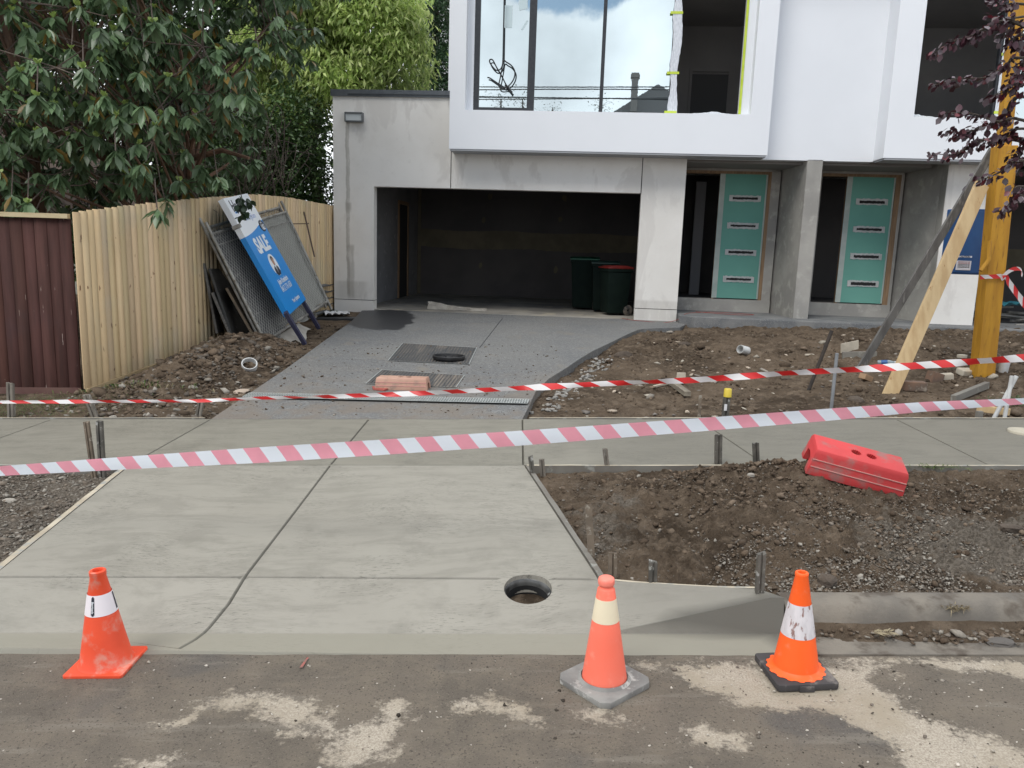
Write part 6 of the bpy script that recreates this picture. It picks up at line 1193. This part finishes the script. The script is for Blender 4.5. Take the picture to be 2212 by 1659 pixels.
for k in range(46):
    a = np.array(atY(rnd.uniform(520, 620), rnd.uniform(380, 430), 12.8+rnd.uniform(-.4, .4))); p2 = a+np.array([rnd.uniform(-.5, .5), rnd.uniform(-.2, .2), rnd.uniform(.3, 1.3)]); md = (a+p2)/2+np.array([rnd.uniform(-.25, .25), 0, rnd.uniform(-.1, .3)]); dt.tube(smooth([tuple(a), tuple(md), tuple(p2)], 4), .006, 4, cap=False)
tag(dt.build('dead_vine', MBK3), 'tangle of bare dead vine stems above the fence behind the SALE sign', 'vine', kind='stuff')
for i, (x, y, z, h) in enumerate([(-15.5, 21, .2, 8), (-12, 19.5, .2, 9), (-9.0, 18.5, .2, 9), (-7.2, 20.5, .2, 8), (-6.4, 18.2, .2, 6)]):
    lab = ['dark dense tree at the far left edge beyond the fences', 'tall dark tree behind the brick house roof', 'tall dark tree directly behind the broad leaved tree', 'dark tree behind the left half of the lime green tree', 'lower dark tree between the big tree and the lime tree'][i]
    bl = [(x+rnd.uniform(-1.3, 1.3), y+rnd.uniform(-.6, .6), z+1.2+k*h/8, 1.5, .9, 1.0) for k in range(8)]+[(x+rnd.uniform(-1.6, 1.6), y, z+1.5+k*h/5, 1.2, .9, 1) for k in range(5)]
    bushy('background_tree', lab, 'tree', (x, y, z), [(x, y, z-.3), (x+.1, y, z+h*.4), (x, y, z+h*.9)], .2, bl, 1700, 10, .17, .75, [(.075, .125, .045), (.10, .165, .055), (.055, .09, .035)], ML3, MBK2, 30+i, .2, group='dark trees closing the view beyond the fences', spread=.22)
bl = [(-2.65+rnd.uniform(-.1, .1), 25, 3+k*.80, max(.3, min(1.25, 2.0-k*.2)), 1.1, .6) for k in range(9)]
bushy('conifer', 'dark green conifer top beyond the garage roof beside the white box', 'tree', (-2.65, 25, 0), [(-2.65, 25, -.3), (-2.65, 25, 4), (-2.65, 25, 9.4)], .16, bl, 3800, 12, .14, .35, [(.055, .11, .05), (.075, .14, .06), (.04, .08, .04)], ML3, MBK2, 44, -.25, spread=.12)
bushy('gum_tree', 'thin leaved gum tree with bare forked limbs against the white sky', 'tree', (-2.0, 29, 0), [(-2.0, 29, -.3), (-2.2, 29, 5), (-2.6, 29, 9.0), (-3.4, 29, 12)], .16, [(-3.5, 29, 11.0, 1.0, 1, .5), (-2.6, 29, 10.4, .9, 1, .6), (-2.2, 29, 9.6, .8, 1, .6), (-2.0, 29, 8.2, .7, .8, .7), (-3.0, 29.3, 12.0, 1.6, 1, .7)], 210, 6, .17, .22, [(.09, .08, .05), (.07, .085, .045)], ML3, MBK3, 45, .5, spread=.2)
# ---- purple plum at the right
ML4 = leafmat('purple_leaf', .42, .15)
c7 = lambda x, y: ((2050+x/2.96)*.8848, y/2.96*.8848)
PB = np.array([5.35, 7.35, float(soil(5.35, 7.35))]); PT = empty('purple_plum_tree', 'purple leaved plum branches reaching in over the yellow pole from the right', 'tree', PB)
brs = [[(1500, 300), (1330, 190), (1200, 150), (1060, 200), (950, 260), (820, 300), (690, 380)], [(1500, 500), (1330, 420), (1200, 480), (1050, 560), (850, 570), (690, 615)], [(1500, 760), (1330, 700), (1180, 850), (1000, 930), (900, 960), (775, 950)], [(1500, 980), (1330, 870), (1150, 880), (950, 820), (735, 820)], [(1500, 1120), (1250, 1010), (1050, 1010), (950, 1050), (830, 1115), (675, 1110)],
       [(1500, 1230), (1330, 1160), (1150, 1250), (1000, 1310)], [(1500, 1500), (1330, 1350), (1250, 1440), (1180, 1540)], [(1500, 100), (1330, 30), (1200, 40), (1100, 0)], [(1500, 260), (1340, 250), (1260, 330), (1190, 250), (1120, 130)], [(1500, 600), (1330, 610), (1200, 660), (1060, 710)], [(1500, 1400), (1340, 1420), (1300, 1380)], [(1500, 1600), (1340, 1560)], [(1500, 700), (1350, 560), (1250, 560)], [(1450, -60), (1330, 120), (1230, 220)], [(1500, 1250), (1380, 1180), (1260, 1120)], [(1450, 900), (1320, 930), (1230, 980), (1140, 1010)], [(1500, 350), (1400, 430), (1320, 520), (1290, 640)], [(1480, 20), (1370, 200), (1330, 330)],[(1500, 1050), (1400, 1000), (1330, 1040), (1290, 1200)]]
tk = M(); tk.tube(smooth([tuple(PB+np.array(p)-PB) for p in [(0, 0, 0)]]+[], 1) if False else [(0, 0, -.3), (.02, 0, 1), (.05, .02, 2.2), (.0, 0, 3.6), (.05, 0, 5)], [.06, .055, .045, .03, .02], 8)
Pn, Dn, Ln, Cn = [], [], [], []
for bi, b_ in enumerate(brs):
    y0 = 6.75+((bi*37) % 10)*.09-.3; W_ = [atY(*c7(x, y), y0+.02*i) for i, (x, y) in enumerate(b_)]
    W_[0] = np.array([PB[0], PB[1], W_[0][2]]); sm = smooth([tuple(p-PB) for p in W_], 5); tk.tube(sm, list(np.linspace(.016, .003, len(sm))), 5, cap=False)
    for i in range(6, len(sm)):
        for k in range(5):
            p = np.array(sm[i])+np.array([rnd.gauss(0, .022), rnd.gauss(0, .03), rnd.gauss(0, .022)]); Pn.append(p); d = np.array(sm[i])-np.array(sm[i-1]); d = d/np.linalg.norm(d)
            Dn.append(d*.5+np.array([rnd.gauss(0, .5), rnd.gauss(0, .5), rnd.gauss(-.55, .5)])); Ln.append(rnd.uniform(.035, .066)); g = rnd.uniform(.6, 1.5); r_ = rnd.random(); Cn.append((.050*g, .018*g, .026*g) if r_ < .68 else ((.115*g, .018*g, .026*g) if r_ < .82 else (.115*g, .09*g, .10*g)))
tk.build('trunk', MBK2, PT, smooth=True); leaves('crown', Pn, Dn, np.array(Ln), np.full(len(Pn), 1.0), np.array(Cn), ML4, PT, .2)
# ---- grass and weeds
MGR = leafmat('grass_blade', .6, .3)
def grass(label, n, cx, cy, sx, sy, h, cols, fn=soil, out_=0.5, dz=0):
    P = np.stack([RG.normal(cx, sx, n), RG.normal(cy, sy, n)], 1); z = fn(P[:, 0], P[:, 1]); D = np.stack([RG.normal(0, out_, n), RG.normal(0, out_, n), np.ones(n)], 1); c = np.array(cols)[RG.integers(0, len(cols), n)]*RG.uniform(.7, 1.3, (n, 1))
    return tag(leaves('grass', np.column_stack([P, z+dz]), D, RG.uniform(h*.5, h*1.2, n), np.full(n, .10), c, MGR, None, .5, True), label, 'grass', kind='stuff')
GRC = [(.08, .13, .03), (.12, .17, .05), (.20, .18, .09)]
p = gp(80, 890, soil); grass('patch of short grass below the oxblood fence at the left edge', 3200, p[0]-.15, p[1]+.15, .42, .28, .05, GRC)
p = gp(2030, 1018, soil); grass('tuft of green grass beside the footpath board right of the red barrier block', 160, p[0], p[1]+.03, .09, .02, .06, [(.10, .15, .04), (.14, .18, .06)], out_=1.2, dz=.02)
p = gp(2090, 1335); grass('dry straw tuft growing from the joint in the old kerb', 120, 1.95+.0, 3.12, .022, .012, .05, [(.28, .23, .14), (.18, .14, .08)], lambda x, y: G*x+.085, 1.2)
p = gp(330, 850, soil); grass('few weeds sprouting along the oxblood fence foot', 160, p[0]-.3, 7.6, .35, .03, .14, GRC+[(.25, .20, .12)], out_=.35)
p = gp(2190, 880, soil); grass('green strappy weeds behind the white pipes at far right', 200, p[0]+.15, p[1]+.15, .12, .1, .14, [(.05, .09, .03), (.08, .12, .04)], out_=.8)
p = gp(1880, 1372); n = 22; x0_ = np.linspace(0, .085, n); tag(leaves('dead_frond', np.column_stack([p[0]-.03+x0_, 2.985+.1*x0_, np.full(n, G*p[0]+.045)]), np.column_stack([np.full(n, .9), np.where(np.arange(n) % 2, .9, -.9), RG.uniform(-.1, .3, n)]), np.full(n, .045), np.full(n, .22), np.tile([(.36, .30, .19)], (n, 1)), MGR, None, .1, True), 'dry tan frond lying in the old gutter mud', 'frond')
# ---- brick house beyond the fences
nb = empty('brick_house', 'old brick house with a pale barge board glimpsed beyond the oxblood fence', 'house', (-9.3, 12.6, 0))
o0 = np.array([-9.3, 12.6, 0])
q4 = lambda u, v: atY(u, v, 12.6)-o0
A_, B_, C_ = q4(-240, 180), q4(48, 372), q4(152, 476)
MBW = mat('far_brick', (.26, .115, .07), (.19, .085, .055), 9, .9, 60, .4, .004, stretch=(1, 1, 4))
e = np.array([-6.2, 0, A_[2]])
gx = C_[0]; M().prism([(A_[0]-3.5, 0), (gx-.35, 0), (gx-.35, C_[2]+.18), (A_[0]+.3, A_[2]-.2), (A_[0]-3.5, C_[2]+.2)], .05, .25).build('brick_gable', MBW, nb)
sl_ = (A_[2]-C_[2])/(A_[0]-C_[0])
M().beam(A_, C_+np.array([.05, 0, .05*sl_]), .16, .05, (0, 1, 0)).build('barge_board', mat('old_cream_paint', (.42, .40, .33), (.30, .28, .22), 8, .8), nb)
M().add([A_+[0, -.1, .08], C_+[0, -.1, .08], C_+[0, 6, .08], A_+[0, 6, .08]], [(0, 1, 2, 3)]).build('tiled_roof', mat('old_roof_tile', (.10, .075, .06), (.15, .11, .09), 8, .9), nb)
tl_ = M(); ta, tb_ = atY(165, 452, 13.6), atY(250, 392, 13.6)
for k in range(15): x = ta[0]+(tb_[0]-ta[0])*k/14; tl_.beam((x, 13.6, .5), (x, 13.6, tb_[2]), .018, .01)
for k in range(9): z = ta[2]-.3+(tb_[2]-ta[2]+.3)*k/8; tl_.beam((ta[0], 13.61, z), (tb_[0], 13.61, z), .018, .01)
tag(tl_.build('lattice_screen', mat('black_wire_lattice', (.03, .03, .03), rough=.7)), 'dark square lattice screen seen through the tree above the pine fence', 'lattice')
# ---- across the street, behind the camera: what the upstairs glass mirrors
Nn = np.array([math.sin(YAW), math.cos(YAW), 0]); G0 = hw(0, WN+.03, 0)
def mirror(u, v, y): p = atY(u, v, y); return p-2*((p-G0)@Nn)*Nn
k5_ = lambda x, y: ((1060+x/2.633)*.8848, (y/2.633)*.8848)
A_, B_, C_ = mirror(*k5_(1440, 540), 44), mirror(*k5_(1150, 720), 44), mirror(*k5_(1750, 735), 44); od = empty('gabled_house', 'grey gabled house across the street, mirrored in the upstairs window', 'house', (A_[0], A_[1], 0)); OA = np.array([A_[0], A_[1], 0])
bk = -Nn*8+np.array([0, 0, 0]); q5 = [A_-OA, B_-OA, C_-OA]
M().add([*q5, *[p+bk for p in q5]], [(0, 1, 2), (5, 4, 3), (0, 3, 4, 1), (0, 2, 5, 3)]).build('gable_roof', mat('grey_roof', (.17, .17, .175), rough=.8), od)
w1, w2 = q5[1]*.88+q5[2]*.12, q5[2]*.88+q5[1]*.12
M().add([w1-[0, 0, .05], w2-[0, 0, .05], (w2[0], w2[1], -.5), (w1[0], w1[1], -.5), w1+bk-[0, 0, .05], w2+bk-[0, 0, .05], (w2[0]+bk[0], w2[1]+bk[1], -.5), (w1[0]+bk[0], w1[1]+bk[1], -.5)], [(0, 1, 2, 3), (4, 5, 6, 7), (0, 3, 7, 4), (1, 2, 6, 5)]).build('wall', mat('grey_weatherboard', (.25, .26, .26), rough=.8), od)
a = mirror(*k5_(1295, 472), 43.5)-OA; zb = (mirror(*k5_(1295, 720), 43.5)-OA)[2]; ch = M().box(a[0]-.17, a[0]+.17, a[1]-.2, a[1]+.2, zb, a[2]-.25).box(a[0]-.23, a[0]+.23, a[1]-.25, a[1]+.25, a[2]-.25, a[2]-.1).box(a[0]-.19, a[0]+.19, a[1]-.2, a[1]+.2, a[2]-.1, a[2]); ch.build('chimney', mat('far_chimney', (.22, .21, .20), rough=.9), od)
for j, (ya, yb_, ym) in enumerate([(556, 556, 572), (584, 583, 600), (612, 640, 652), (625, 655, 668), (640, 622, 648)]):
    pts_ = [mirror(*k5_(x, ya+(yb_-ya)*(x+200)/2200-(10 if j % 2 else -4)*math.sin((x+200)/2200*math.pi)), 30+j*.3) for x in np.linspace(-200, 2000, 14)]
    tag(M().tube([tuple(p) for p in pts_], .022, 5).build('power_line', MBLK), ['topmost power line mirrored across the upstairs glass', 'second power line down in the glass reflection', 'third power line down in the glass reflection', 'lowest sloping power line in the glass reflection', 'power line crossing the lower two in the glass reflection'][j], 'power line', 'overhead power lines mirrored in the window')
for i, (cx_, cy_, r_) in enumerate([(430, 640, 1.0), (570, 640, .9), (760, 690, .5), (1070, 660, .8)]):
    p = mirror(*k5_(cx_, cy_), 38); bushy('street_tree', ['wispy treetop mirrored low in the left pane', 'second wispy treetop mirrored low in the left pane', 'tiny treetop mirrored at the sill of the middle pane', 'treetop mirrored at the right of the middle pane'][i], 'tree', (p[0], p[1], 0), [(p[0], p[1], -.3), (p[0]+.1, p[1], p[2]*.5), (p[0], p[1], p[2])], .07, [(p[0], p[1], p[2]-.2, r_*.7, .5, r_*.7), (p[0]+.3, p[1], p[2]-1, r_*.6, .5, .7)], 40, 7, .12, .4, [(.08, .09, .05)], ML3, MBK3, 70+i, .2, group='treetops across the street mirrored in the glass')
